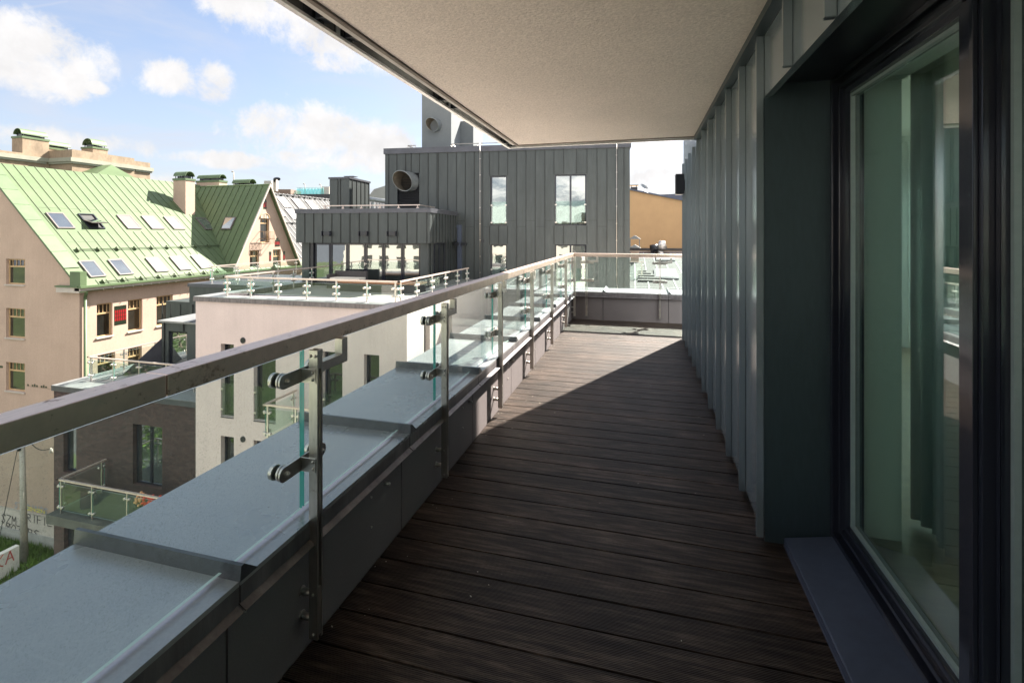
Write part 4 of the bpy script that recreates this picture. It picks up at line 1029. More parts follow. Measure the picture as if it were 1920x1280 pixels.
# skylights
def skylight(y, xa, xb, wd, mat, slope=None, opened=False):
    m = MB(); t = .09; fwd = Vector((-.745, 0, .667)); n = Vector(NR); L_ = (xa - xb) / .745
    base = roof_pt(xa, y); s = Vector((0, 1, 0))
    if opened:
        ang = R(28); f2 = fwd * math.cos(ang) - n * math.sin(ang); n2 = n * math.cos(ang) + fwd * math.sin(ang)
    else: f2, n2 = fwd, n
    def bx(mm, o, f, nn, a0, a1, b0, b1, c0, c1):
        P = lambda a, b, c: o + s * a + f * b + nn * c
        mm.extr([P(a0, b0, c0), P(a1, b0, c0), P(a1, b1, c0), P(a0, b1, c0)], nn * (c1 - c0))
    h = wd / 2
    for a0, a1, b0, b1 in ((-h, -h + t, 0, L_), (h - t, h, 0, L_), (-h + t, h - t, 0, t), (-h + t, h - t, L_ - t, L_)): bx(m, base, fwd, n, a0, a1, b0, b1, 0, .10)
    o = m.build('skylight', DARKMETAL if opened else pm('skylight_frame', (.10, .085, .08), .5) if 'skylight_frame' not in bpy.data.materials else bpy.data.materials['skylight_frame'], roof)
    g_ = MB(); top = base + fwd * L_ + n * .1
    if opened:
        bx(g_, base + fwd * .05, fwd, n, -h + t, h - t, 0, L_ - .1, .0, .02); g_.build('pane', RUBBER, o)
        g_ = MB(); mid = base + fwd * (L_ * .5) + n * .12; bx(g_, mid, f2, n2, -h, h, -L_ * .5, L_ * .5, 0, .06); g_.build('sash', bpy.data.materials['skylight_frame'], o)
        g_ = MB(); bx(g_, mid, f2, n2, -h + t, h - t, -L_ * .5 + t, L_ * .5 - t, .06, .07); g_.build('pane', MIRROR, o)
    else:
        bx(g_, base, fwd, n, -h + t, h - t, t, L_ - t, .05, .085); g_.build('pane', mat, o)
for i, y in enumerate(rows1): skylight(y, -40.35, -41.62, 1.1, (MIRROR, MIRROR, GREYBLIND, PALEBLIND, GREYBLIND, MIRROR)[i], opened=(i == 1))
for i, y in enumerate(rows2): skylight(y, -36.56, -37.77, 1.0, (MIRROR, MIRROR, BLIND, BLIND, BLIND)[i])
# cross gable
YC, HWC = 40.0, 4.75; ZA = zr_(XRG) - .25; ZBm = zr_(XV)
XGF = XE - .02
m = MB()
xr = XRG + .3
apex = Vector((XGF + .35, YC, ZA)); bl_ = Vector((XGF + .35, YC - HWC, ZBm)); br_ = Vector((XGF + .35, YC + HWC, ZBm)); rb_ = Vector((xr, YC, ZA))
for q in (bl_, br_):
    e = Vector((XV - .02, q.y, ZBm + .02))
    slab([apex, rb_, e, q], .14)
wm = m
m = MB(); nL = (rb_ - apex).cross(bl_ - apex).normalized(); nL = nL if nL.z > 0 else -nL
for k in range(1, 13):
    x = apex.x + (xr - apex.x) * k / 13.5; p = Vector((x, YC, ZA)); dn = (bl_ - apex)
    # run down until the valley
    tmax = (k and (1 - k / 13.5)) if True else 1
    ridge_rib(m, p, p + dn * tmax, nL, .04, .05)
wm.absorb(m, 1); cr = wm.build('cross_gable_roof', [GREEN, SEAM_G], ch)
CF2 = Fr((XGF, YC, 0), math.pi / 2)
slope_c = (ZA - ZBm) / HWC
gw = [(EF.l(487.5, 452)[0], EF.l(504.5, 452)[0], EF.l(495, 455)[1], EF.l(495, 401)[1]), EF.r(468, 470, 485.5, 502), EF.r(511.5, 468, 526, 512)]
gw[0] = (gw[0][0], gw[0][1], gw[0][2], gw[0][3] - .45)
yo = YC - YG
m = MB(EF.M)
zt_g = ZA - .2
# triangle wall as bands, holes cut by rows
def tri_half(z): return (ZA - .12 - z) / slope_c
rows = sorted({ZBm - .6, zt_g, *[h[2] for h in gw], *[h[3] for h in gw], gw[0][3] + .45})
for a, b in zip(rows, rows[1:]):
    ha, hb_ = tri_half(max(a, ZBm)), tri_half(max(b, ZBm))
    cut = sorted((h[0], h[1]) for h in gw if h[2] < (a + b) / 2 < h[3])
    if gw[0][3] < (a + b) / 2 < gw[0][3] + .45: pass
    L0, L1 = (yo - ha, yo - hb_)
    for c, dd in cut:
        m.face([(L0, -.02, a), (c, -.02, a), (c, -.02, b), (L1, -.02, b)]); L0 = L1 = dd
    m.face([(L0, -.02, a), (yo + ha, -.02, a), (yo + hb_, -.02, b), (L1, -.02, b)])
for h in gw:
    for p_, q_ in (((h[0], h[2]), (h[1], h[2])), ((h[1], h[2]), (h[1], h[3])), ((h[1], h[3]), (h[0], h[3])), ((h[0], h[3]), (h[0], h[2]))):
        m.face([(p_[0], -.02, p_[1]), (q_[0], -.02, q_[1]), (q_[0], .2, q_[1]), (p_[0], .2, p_[1])])
m.build('cross_gable_wall', CREAM, ch)
for i, h in enumerate(gw): window(ch, EF.M, h, .18, WOODF, MIRROR_SOFT, transom=(.8, .68, .72)[i], tcols=(3, 4, 4)[i], fw=.09, sill=WHITEF if i == 1 else None, name='window')
# arched head over the tall window
m = MB(EF.M); cx0 = (gw[0][0] + gw[0][1]) / 2; rr = (gw[0][1] - gw[0][0]) / 2
arc = [(cx0 + rr * math.cos(math.pi * k / 12), -.03, gw[0][3] + .5 * math.sin(math.pi * k / 12)) for k in range(13)]
m.face(arc); m.build('arch_light', MIRROR_SOFT, ch)
m = MB(EF.M)
for k in range(12): a, b = arc[k], arc[k + 1]; m.tube([(a[0], -.06, a[2]), (b[0], -.06, b[2])], .05, 5)
for t in (-.35, 0, .35): m.box(cx0 + rr * t - .02, cx0 + rr * t + .02, -.06, -.031, gw[0][3], gw[0][3] + .42)
m.build('arch_frame', WOODF, ch)
m = MB(EF.M); gx0, gx1 = gw[0][0] - .12, gw[0][1] + .12; zb0 = gw[0][2] - .1
for z in (zb0, zb0 + .5, zb0 + 1.2): m.tube([(gx0, -.02, z), (gx0, -.55, z), (gx1, -.55, z), (gx1, -.02, z)], .025, 5)
for k in range(9): x = gx0 + (gx1 - gx0) * k / 8; m.tube([(x, -.55, zb0), (x, -.6, zb0 + .35), (x, -.55, zb0 + 1.2)], .018, 5)
m.build('balconette', pm('rusty_iron', (.22, .14, .08), .8, .2, .3, 9), ch)
# verge trims of the cross gable
m = MB()
for q in (bl_, br_):
    a = Vector((XGF + .36, YC, ZA + .05)); b = Vector((XGF + .36, q.y, ZBm)); s = Vector((0, 0, -.28)); m.extr([a, b, b + s, a + s], (.12, 0, 0))
m.build('verge_board', WHITEF, cr)
# tile ornaments
def tiles(M, x0, x1, z0, z1, nx, nz, pattern, y=-.012, parent=None):
    mk = MB(M); mk.box(x0, x1, y, y + .011, z0, z1); o = mk.build('tile_panel', TILE_K, parent); mr_ = MB(M)
    for i in range(nx):
        for j in range(nz):
            if pattern(i, j): a = (x1 - x0) / nx; b = (z1 - z0) / nz; mr_.box(x0 + a * i + .02, x0 + a * (i + 1) - .02, y - .008, y - .0005, z0 + b * j + .02, z0 + b * (j + 1) - .02)
    if mr_.v: mr_.build('red_tile', TILE_R, o)
tp = EF.r(216, 574, 239, 606); tiles(EF.M, eh[0][1] + .12, eh[1][0] - .12, tp[2], tp[3], 6, 5, lambda i, j: 1 <= j <= 3, parent=ch)
for (a, b, c, dd), nx, nz in (((493.5, 376, 499.5, 392), 2, 5), ((515, 450, 524, 462), 3, 4), ((504.5, 476, 508, 490), 1, 5), ((530.5, 475, 534, 488), 1, 5)):
    q = EF.r(a, b, c, dd); tiles(EF.M, *q, nx, nz, lambda i, j, nz=nz: 1 <= j < nz - 1, y=-.035, parent=ch)
    mk = MB(EF.M); xm = (q[0] + q[1]) / 2; mk.box(xm - .15, xm + .15, -.033, -.021, q[3] + .002, q[3] + .22); mk.build('tile_tip', TILE_K, ch)
q = GF.r(47.5, 723, 101, 729.5); tiles(GF.M, q[0] + .15, q[1], q[2], q[3], 26, 1, lambda i, j: False, parent=ch)
q2 = GF.r(-30, 682, 9, 690); tiles(GF.M, q2[0], q2[1] - .2, q2[2], q2[3], 10, 1, lambda i, j: False, parent=ch)
mk = MB(GF.M)
for k in range(9):
    if k in (1, 5): continue
    mk.box(q[0] + .2 + k * .22, q[0] + .34 + k * .22, -.012, -.001, q[3] + .02, q[3] + .14 + .06 * (k % 2))
mk.build('tile_band', TILE_K, ch)
# plinth and string course at the bottom of the gable
zs = GF.l(40, 957)[1]; zp = GF.l(60, 998)[1]
m = MB(GF.M); m.box(0, 19.25, -.06, -.001, zs - .05, zs + .05); m.build('string_course', WHITEF, ch)
m = MB(GF.M); m.box(0, 19.25, -.08, -.001, -20, zp); m.build('plinth', CONCRETE, ch)
m = MB(GF.M); m.box(0, 19.22, -.02, -.001, zp + .001, zs - .051); m.build('dado', pm('grey_dado', (.50, .45, .40), .9, 0, .1, .8), ch)
# chimneys with barrel hoods
def chimney(parent, name, x0, x1, y0, y1, z0, z1, along, mat=CREAM, hood_r=None, label=None):
    m = MB(); m.box(x0, x1, y0, y1, z0, z1); o = m.build(name, mat, parent)
    m = MB(); m.box(x0 - .05, x1 + .05, y0 - .05, y1 + .05, z1, z1 + .2); m.build('cap', GREEN_D, o)
    m = MB(); z = z1 + .32
    if along == 'y': c = (x0 + x1) / 2; r = hood_r or (x1 - x0) * .5; a0, a1 = y0, y1
    else: c = (y0 + y1) / 2; r = hood_r or (y1 - y0) * .5; a0, a1 = x0, x1
    n = 12; ar = [(c + r * math.cos(math.pi * k / n), z + .1 + r * .95 * math.sin(math.pi * k / n)) for k in range(n + 1)]
    ar2 = [(c + (r - .04) * math.cos(math.pi * k / n), z + .1 + (r - .04) * .95 * math.sin(math.pi * k / n)) for k in range(n + 1)]
    P = lambda u, t: (u[0], t, u[1]) if along == 'y' else (t, u[0], u[1])
    for A_ in (ar, ar2):
        for u, v in zip(A_, A_[1:]): m.face([P(u, a0), P(v, a0), P(v, a1), P(u, a1)], 0, True)
    for t in (a0, a1):
        for k in range(n): m.face([P(ar[k], t), P(ar[k + 1], t), P(ar2[k + 1], t), P(ar2[k], t)])
    m.build('hood', GREEN_D, o, recalc=False)
    m = MB()
    for tx in (.12, .5, .88):
        for s in (-.8, .8):
            t = a0 + (a1 - a0) * tx; q = (c + s * r * .98, t) if along == 'y' else (t, c + s * r * .98); m.box(q[0] - .03, q[0] + .03, q[1] - .03, q[1] + .03, z1 + .2, z + .5 * r)
    if along == 'y': m.box(c - r * .5, c + r * .5, a0 + .2, a1 - .2, z1 + .2, z + .12)
    else: m.box(a0 + .2, a1 - .2, c - r * .5, c + r * .5, z1 + .2, z + .12)
    m.build('hood_strut', DARKMETAL, o)
    return o
ct = hit(343, 338, (0, 36.1, 0), (0, 1, 0)).z
chimney(ch, 'chimney', -43.5, -42.0, 36.1, 37.1, zr_(-42) - .5, ct, 'x', hood_r=.5)
p2 = hit(368, 342.5, (0, 41, 0), (0, 1, 0)); p3 = hit(411, 349, (0, 41, 0), (0, 1, 0))
chimney(ch, 'chimney', p2.x, p3.x, 41, 42, zr_(XRG) - 3, p2.z, 'x', hood_r=.45)
p2 = hit(434, 349, (0, 47, 0), (0, 1, 0)); p3 = hit(467, 350, (0, 47, 0), (0, 1, 0))
chimney(ch, 'chimney', p2.x, p3.x, 47, 48.2, zr_(XRG) - 4, p2.z - .1, 'x', hood_r=.55)
# cross-gable skylight
qa = [hit(c[0], c[1], apex, nL) for c in ((424, 408), (444, 408), (433.5, 431), (415.5, 431))]
m = MB(); m.extr([p + nL * .02 for p in qa], nL * .1); so = m.build('skylight', bpy.data.materials['skylight_frame'], cr)
cc = sum(qa, Vector()) / 4; m = MB(); m.extr([cc + (p - cc) * .84 + nL * .121 for p in qa], nL * .02); m.build('pane', MIRROR, so)

# ---------------------------------------------------------------- taller cream block behind the ridge
KF = Fr((-56, 35.5, 0), math.pi / 2)
kb = thing('rear_cream_block', 'weathered cream block with grey cornice rising behind the green roof ridge', 'building', (-56, 35.5, 0))
zc0 = KF.l(135, 289)[1]; zc1 = KF.l(135, 280)[1]; xe = KF.l(283, 300)[0]; xs_ = KF.l(135, 285)[0]; xm = KF.l(252, 300)[0]
m = MB(KF.M); m.box(xs_, xm, 0, 10, -3, zc1); m.box(xm + .002, xe, .12, 10, -3, zc1 - .25); m.box(xs_ - 5.2, xs_ - .002, 3.2, 10, -3, zc1 - .6); m.build('wall', CREAM_OLD, kb)
m = MB(KF.M)
for a, b, y in ((xs_ - .25, xm, -.25), (xm + .002, xe + .25, -.13), (xs_ - 5.45, xs_ - .252, 2.95)): m.box(a, b, y, 10.2, zc0 - .75, zc0 - .35); m.box(a + .1, b - .1, y + .1, 10.1, zc0 - .95, zc0 - .751)
m.build('cornice', pm('grey_cornice', (.25, .255, .205), .9, 0, .1, 1), kb)
k0 = KF.l(42, 265, 3.3)[0]; k1 = KF.l(92, 265, 3.3)[0]; kz = KF.l(60, 261, 3.3)[1]
X_ = -56 - 3.3
chimney(kb, 'chimney', X_ - 1.5, X_, 35.5 + k0, 35.5 + k1, 6, kz, 'y', CREAM_OLD, .6)
chimney(kb, 'chimney', X_ - 3.4, X_ - 2.2, 35.5 + k1 + 1.2, 35.5 + k1 + 3.4, 6, kz - .4, 'y', CREAM_OLD, .55)
k0 = KF.l(174, 280, 1.8)[0]; k1 = KF.l(202, 280, 1.8)[0]; kz = KF.l(180, 279, 1.8)[1]
chimney(kb, 'chimney', -57.8 - 1.7, -57.8, 35.5 + k0, 35.5 + k1, 6, kz, 'y', CREAM_OLD, .75)
m = MB(); ap = hit(209, 309, (-54.5, 0, 0), (1, 0, 0)); b1 = hit(165, 336, (-52, 0, 0), (1, 0, 0)); b2 = hit(258, 336, (-52, 0, 0), (1, 0, 0))
m.face([ap, b1, b2]); m.face([ap, b2, (-56, b2.y, b2.z)]); m.face([ap, b1, (-56, b1.y, b1.z)]); m.face([(-56, ap.y, ap.z), b1 + Vector((-4, 0, 0)), ap]); m.build('pyramid_roof', GREEN, kb)
wr = thing('white_vault_roof', 'pale roof peeking above the green ridge beside the weathered block', 'roof', (-70, 30, 3))
m = MB(); a = hit(-30, 262, (-70, 0, 0), (1, 0, 0)); b = hit(27, 298, (-70, 0, 0), (1, 0, 0)); c = hit(-30, 298, (-70, 0, 0), (1, 0, 0)); m.extr([a, b, c], (-8, 0, 0)); m.build('roof', WHITE_ROOF, wr)
m = MB(); m.box(-78, -69.8, a.y - 5, b.y + .5, -5, b.z - .02); m.build('wall', CREAM_OLD, wr)

# ---------------------------------------------------------------- pale metal roof between gable and pavilion
XR2, XE2 = -50.0, -40.0
r1_ = hit(509, 361, (XR2, 0, 0), (1, 0, 0)); r2_ = hit(700, 381, (XR2, 0, 0), (1, 0, 0))
wr2 = thing('pale_metal_roofed_house', 'house with bright pale metal roof and skylights behind the green gable', 'house', (XE2, 50, -20))
zR = (r1_.z + r2_.z) / 2
P_r1 = Vector((XR2, 46.5, r1_.z)); P_r2 = Vector((XR2, 120, r1_.z)); ZE2 = r1_.z - 10.5
P_e1 = Vector((XE2, 46.5, ZE2)); P_e2 = Vector((XE2, 120, ZE2))
m = MB(); slab([P_r1, P_r2, P_e2, P_e1]); slab([P_r1, P_r2, Vector((XR2 - 10, 120, ZE2)), Vector((XR2 - 10, 46.5, ZE2))]); wm = m; m0 = MB(); m = m0; m.box(XR2 - 9.6, XE2 - .4, 47, 119, -20, ZE2 - .1); m.build('wall', CREAM, wr2); 
nn = (P_r2 - P_r1).cross(P_e1 - P_r1).normalized(); nn = nn if nn.z > 0 else -nn
m = MB()
for k in range(90):
    t = (k + .5) / 90; ridge_rib(m, P_r1.lerp(P_r2, t), P_e1.lerp(P_e2, t), nn, .05, .06)
wm.absorb(m, 1); ro = wm.build('roof', [WHITE_ROOF, pm('pale_roof_seam', (.22, .23, .24), .5)], wr2)
m = MB()
for f_ in (.03, .42):
    a = P_r1.lerp(P_e1, f_) + nn * .16; b = P_r2.lerp(P_e2, f_) + nn * .16; m.tube([a, b], .05, 5)
    for k in range(60): q = a.lerp(b, k / 60); m.box(q.x - .1, q.x + .1, q.y - .08, q.y + .08, q.z - .2, q.z + .05)
m.build('snow_guard', SEAM_DARK, ro)
fdir = (P_r1 - P_e1).normalized()
for px, py in ((532, 380), (560, 383), (585, 386), (520, 396), (548, 402)):
    c = hit(px, py, P_r1, nn); m = MB(); s = Vector((0, 1, 0)) * .8; f = fdir * 1.0
    m.extr([c - s - f, c + s - f, c + s + f, c - s + f], nn * .13); so = m.build('skylight', bpy.data.materials['skylight_frame'], ro)
    m = MB(); m.extr([c - s * .8 - f * .85 + nn * .131, c + s * .8 - f * .85 + nn * .131, c + s * .8 + f * .85 + nn * .131, c - s * .8 + f * .85 + nn * .131], nn * .02); m.build('pane', BLIND, so)
# distant rooftops
fb = thing('distant_flat_roof_block', 'distant flat-roofed block whose dark parapet shows over the pale metal roof', 'building', tuple(at_d(560, 437, 120)))
def far_box(px0, px1, py0, py1, d, mat, name, parent=None, dep=4.0):
    a = at_d(px0, py0, d); b = at_d(px1, py1, d); m = MB(Matrix.Translation((a.x, a.y, 0)) @ Matrix.Rotation(TH, 4, 'Z'))
    m.box(0, (b - a).xy.length, 0, dep, b.z, a.z); return m.build(name, mat, parent)
far_box(505, 640, 364, 480, 118, pm('dark_roof_felt', (.05, .05, .055), .9), 'wall', fb, 20)
far_box(512, 545, 355, 366, 121, pm('brown_roof_edge', (.18, .13, .10), .9), 'roof_house', fb, 6)
av = thing('air_handling_unit', 'pale rooftop plant box with a bent black pipe above the gable apex', 'roof plant', tuple(at_d(515, 350, 112)))
far_box(495, 508, 339, 356, 112, CONCRETE, 'cabinet', av, 2); far_box(512, 517.5, 337, 358, 112, WHITEF, 'riser', av, 1)
m = MB(); p = [at_d(515, 340, 112), at_d(515, 335.5, 111.5), at_d(520, 334.5, 111.2)]; m.tube(p, .3, 10); m.cyl(at_d(520, 334.5, 111.2), at_d(523, 336, 110.4), .3, 12, r1=.34); m.build('bent_pipe', DARKMETAL, av)
for k, (px, pt, pbm, d, side) in enumerate(((438, 321, 352, 95, -1), (572, 344, 366, 125, -1), (602, 345, 366, 128, -1))):
    a = at_d(px, pbm, d); b = at_d(px, pt + 2, d); c = at_d(px + side * 2.5, pt, d); e = at_d(px + side * 3.5, pt + 2, d)
    lp = thing('roof_lamp_mast', ('thin hooked mast rising behind the green cross gable ridge', 'thin hooked mast at the start of the turquoise roof fence', 'thin hooked mast beside the white box by the turquoise roof fence')[k], 'mast', tuple(a), 'hooked masts on distant roofs')
    m = MB(); m.tube([a, b], .09, 6); m.build('mast_pole', POLE_M, lp); m = MB(); m.tube([b, c, e], .1, 6); m.build('hook', POLE_M, lp)
tf = thing('turquoise_roof_fence', 'turquoise glazed fence along a distant flat roof', 'fence', tuple(at_d(575, 360, 125)))
m = MB(); n = 8; a = at_d(556, 366, 124); b = at_d(606, 366, 124); h = Vector((0, 0, 1.9))
for k in range(n + 1): q = a.lerp(b, k / n); m.tube([q, q + h], .05, 5)
m.tube([a + h, b + h], .05, 5); m.build('fence_frame', pm('turquoise_paint', (.15, .45, .45), .5), tf)
m = MB(); m.extr([a + Vector((0, .2, .2)), b + Vector((0, .2, .2)), b + Vector((0, .2, 1.7)), a + Vector((0, .2, 1.7))], (0, .03, 0)); m.build('glass_panel', glass_mat('turquoise_glass', (.55, .85, .85)), tf)
tag(far_box(603, 617, 350, 368, 126, WHITEF, 'white_roof_box', None, 3), 'white box hut on a distant roof beside the dark zinc shaft', 'roof hut')
hl_ = MB(); hp = [(-.5, 0), (0, .3), (.35, 1), (.6, 1.35), (.9, 1.45), (1.4, 1.2), (2, .8), (2.6, 0)]
a0 = at_d(660, 437, 420)
hl_.extr([(a0.x + 36 * x, a0.y, EYE + 28 * z) for x, z in hp], (60, 120, 0))
struct(hl_.build('hill', pm('bare_hill', (.26, .26, .26), .95, 0, .1, .05)))
dt = thing('silver_roof_duct', 'long silver duct lying on the roof beside the zinc block', 'duct', tuple(at_d(700, 376, 48)))
m = MB(); m.cyl(at_d(684, 372, 48), at_d(726, 378, 46), .22, 14); m.build('pipe', DUCT, dt)
m = MB(); q = at_d(700, 380, 47.6); m.box(q.x - .1, q.x + .1, q.y - .1, q.y + .1, q.z - 1.0, q.z + .1); m.build('support', DUCT, dt)
gr = thing('low_grey_roofed_house', 'house with low grey metal roof between the shaft and the zinc block', 'house', tuple(at_d(690, 437, 46)))
a = at_d(640, 378, 55); b = at_d(760, 380, 55); c = at_d(760, 402, 45); e = at_d(640, 402, 45)
m = MB(); slab([a, b, c, e]); wm = m; m = MB()
for k in range(24): t = (k + .5) / 24; ridge_rib(m, a.lerp(b, t), e.lerp(c, t), (0, -.4, 1), .05, .06)
wm.absorb(m, 1); wm.build('roof', [WHITE_ROOF, SEAM_DARK], gr); m = MB(); m.box(e.x, c.x, max(e.y, c.y) + .4, a.y, -20, e.z - .2); m.build('wall', CREAM, gr)

# ---------------------------------------------------------------- right background
OF = Fr((at_d(1181, 437, 46).x - 4, 47.5, 0), 0.0)
ob = thing('ochre_gable_building', 'windowless ochre rendered building with sloping dark roof edge', 'building', (2, 47.5, -20))
z1 = OF.l(1183, 357)[1]; z2 = OF.l(1283, 377)[1]; xa = OF.l(1183, 400)[0]; xb = OF.l(1283, 400)[0]; sl = (z2 - z1) / (xb - xa)
x0_, x1_ = xa - 6, xb + 12
zz = lambda x: z1 + sl * (x - xa)
m = MB(OF.M); m.extr([(x0_, 0, -20), (x1_, 0, -20), (x1_, 0, zz(x1_)), (x0_, 0, zz(x0_))], (0, 14, 0)); m.build('wall', ORANGE, ob)
m = MB(OF.M); m.extr([(x0_, -.15, zz(x0_)), (x1_, -.15, zz(x1_)), (x1_, -.15, zz(x1_) + .14), (x0_, -.15, zz(x0_) + .14)], (0, .35, 0))
m.extr([(xa + 2.4, .8, zz(xa + 2.4) + .141), (x1_, .8, zz(x1_) + .141), (x1_, .8, z2 + 1.2)], (0, 12, 0)); m.build('roof_edge', pm('slate_grey_edge', (.085, .10, .145), .6), ob)
q = OF.l(1186, 352); m = MB(OF.M); m.box(q[0] - .2, q[0] + .45, 1, 1.8, q[1] - .6, q[1] + .15); m.box(q[0] - .28, q[0] + .53, .95, 1.85, q[1] + .3, q[1] + .36)
for x in (-.15, .35): m.box(q[0] + x - .03, q[0] + x + .03, 1.3, 1.36, q[1] + .15, q[1] + .3)
m.build('chimney', DARKMETAL, ob)
q = OF.l(1207, 355); sdh = thing('satellite_dish', 'grey satellite dish tilted on the ochre building roof edge', 'satellite dish', tuple(OF.M @ Vector((q[0], .5, q[1]))))
m = MB(OF.M); cdir = Vector((.6, -.5, .6)).normalized(); c0 = Vector((q[0], .5, q[1] + .1)); ux = cdir.orthogonal().normalized(); uy = cdir.cross(ux); prev = None
for j in range(4):
    rr_ = .52 * j / 3; row = [c0 + (ux * math.cos(2 * math.pi * k / 20) + uy * math.sin(2 * math.pi * k / 20)) * rr_ + cdir * (rr_ * rr_ * .45) for k in range(20)]
    if prev:
        for k in range(20): m.face([prev[k], prev[(k + 1) % 20], row[(k + 1) % 20], row[k]], 0, True)
    prev = row
m.build('dish', DUCT, sdh); m = MB(OF.M); m.tube([c0, c0 + Vector((0, .1, -.6))], .04, 6); m.tube([c0 + uy * -.4, c0 + cdir * .45], .02, 5); m.build('mount', POLE_M, sdh)
# pale sloping roof below it
lr = thing('pale_sheet_roof', 'pale grey metal sheet roof sloping down in front of the ochre wall', 'roof', (2, 38, 0))
A = at_d(1150, 472, 44); Bq = at_d(1420, 472, 42); Cq = at_d(1420, 560, 24); Dq = at_d(1150, 560, 25.6)
A = hit(1150, 472, (0, 44, 0), (0, 1, 0)); Bq = hit(1420, 472, (0, 44, 0), (0, 1, 0)); Cq = Vector((Bq.x + 2, 26, -2.6)); Dq = Vector((A.x, 26, -2.6)); Bq.z = A.z
m = MB(); slab([A, Bq, Cq, Dq]); wm = m
nn = (Bq - A).cross(Dq - A).normalized(); nn = nn if nn.z > 0 else -nn
m = MB()
for k in range(16): t = (k + .5) / 16; ridge_rib(m, A.lerp(Bq, t), Dq.lerp(Cq, t), nn, .05, .04)
for t in (.25, .5, .72): ridge_rib(m, A.lerp(Dq, t), Bq.lerp(Cq, t), nn, .04, .02)
wm.absorb(m, 1); lro = wm.build('roof', [WHITE_ROOF, pm('pale_roof_seam_line', (.42, .43, .43), .5)], lr)
m = MB(); m.extr([Dq + Vector((0, .3, -.2)), Cq + Vector((0, .3, -.2)), Cq + Vector((0, .3, -18)), Dq + Vector((0, .3, -18))], (0, .3, 0)); m.extr([A + Vector((0, -.3, .1)), Bq + Vector((0, -.3, .1)), Bq + Vector((0, -.3, -18)), A + Vector((0, -.3, -18))], (0, .3, 0)); m.build('wall', RENDER_W, lr)
m = MB(); m.box(A.x, Bq.x, 43.6, 44.3, A.z + .14, A.z + .3); m.box(A.x, Bq.x, 43.5, 44.4, A.z + .301, A.z + .36); m.build('ridge_cap', DARKMETAL, lro)
def on_roof(px, py): return hit(px, py, A, nn)
for (px, py, sx_, sy_) in ((1248, 515, .85, 1.5), (1247, 485, .8, 1.2)):
    c = on_roof(px, py); fd = (A - Dq).normalized(); s = Vector((1, 0, 0)) * sx_ * .9; f = fd * sy_
    m = MB(); m.extr([c - s - f, c + s - f, c + s + f, c - s + f], nn * .12); so = m.build('skylight', ZINC_CAP, lro)
    m = MB(); m.extr([c - s * .85 - f * .8 + nn * .121, c + s * .85 - f * .8 + nn * .121, c + s * .85 + f * .9 + nn * .121, c - s * .85 + f * .9 + nn * .121], nn * .02); m.build('pane', BLIND, so)
c = on_roof(1222, 520); m = MB()
for k in range(5):
    fd = (A - Dq).normalized(); o_ = c + fd * (k * .75 - 1.4) + Vector((-.9 + .0 * k, 0, 0)); m.extr([o_ + nn * .02, o_ + nn * .12, o_ + nn * .12 + fd * .3, o_ + nn * .02 + fd * .3], (1.7 - .28 * k, 0, 0))
m.build('snow_guard', SEAM_DARK, lro)
cc = on_roof(1190, 490); chn = thing('capped_chimney', 'cream chimney with stacked little metal hoods at the zinc block corner', 'chimney', tuple(cc))
tz = hit(1190, 461, cc, (0, 1, 0)).z; m = MB(); m.box(cc.x - .3, cc.x + .32, cc.y - .3, cc.y + .3, cc.z - .5, tz - .35); m.build('stack', CREAM, chn)
m = MB(); m.box(cc.x - .34, cc.x + .36, cc.y - .34, cc.y + .34, tz - .349, tz - .15); m.build('band', DARKMETAL, chn)
m = MB()
for z, hgt in ((tz - .149, .25), (tz + .55, .3)): m.extr([(cc.x - .45, cc.y - .42, z), (cc.x + .47, cc.y - .42, z), (cc.x + .01, cc.y - .42, z + hgt)], (0, .84, 0))
for x in (-.35, .37):
    for yq in (-.33, .33): m.box(cc.x + x - .03, cc.x + x + .03, cc.y + yq - .03, cc.y + yq + .03, tz - .14, tz + .55)
m.build('hood', DUCT, chn)
cc = hit(1238, 470, (0, 43, 0), (0, 1, 0)); cw = thing('vent_cowl', 'shiny silver vent cowl standing on the ridge before the ochre wall', 'vent', tuple(cc))
m = MB(); m.cyl(cc + Vector((0, 0, -.6)), cc + Vector((0, 0, .12)), .3, 14); m.cyl(cc + Vector((.1, 0, .12)), cc + Vector((.15, 0, .85)), .5, 16, r1=.25); m.build('cowl', STEEL_FAR, cw)
m = MB(); m.cyl(cc + Vector((-.1, 0, .3)), cc + Vector((-.75, -.2, .15)), .28, 14, r1=.36); m.build('mouth', DARKMETAL, cw)
railing('roof_ledge_railing', 'little glass railing on the ledge below the capped chimney', [tuple(hit(1150, 525, (0, 34, 0), (0, 1, 0)).xy), tuple(hit(1207, 525, (0, 34, 0), (0, 1, 0)).xy)], -1.75, -.5, 1.3)
lz = MB(); q = hit(1150, 527, (0, 33.7, 0), (0, 1, 0)); q2_ = hit(1236, 527, (0, 33.7, 0), (0, 1, 0)); lz.box(q.x, q2_.x, 33.6, 35.2, q.z - .55, q.z); tag(lz.build('roof_ledge', ZINC_CAP), 'dark metal ledge set across the pale sheet roof', 'roof ledge')

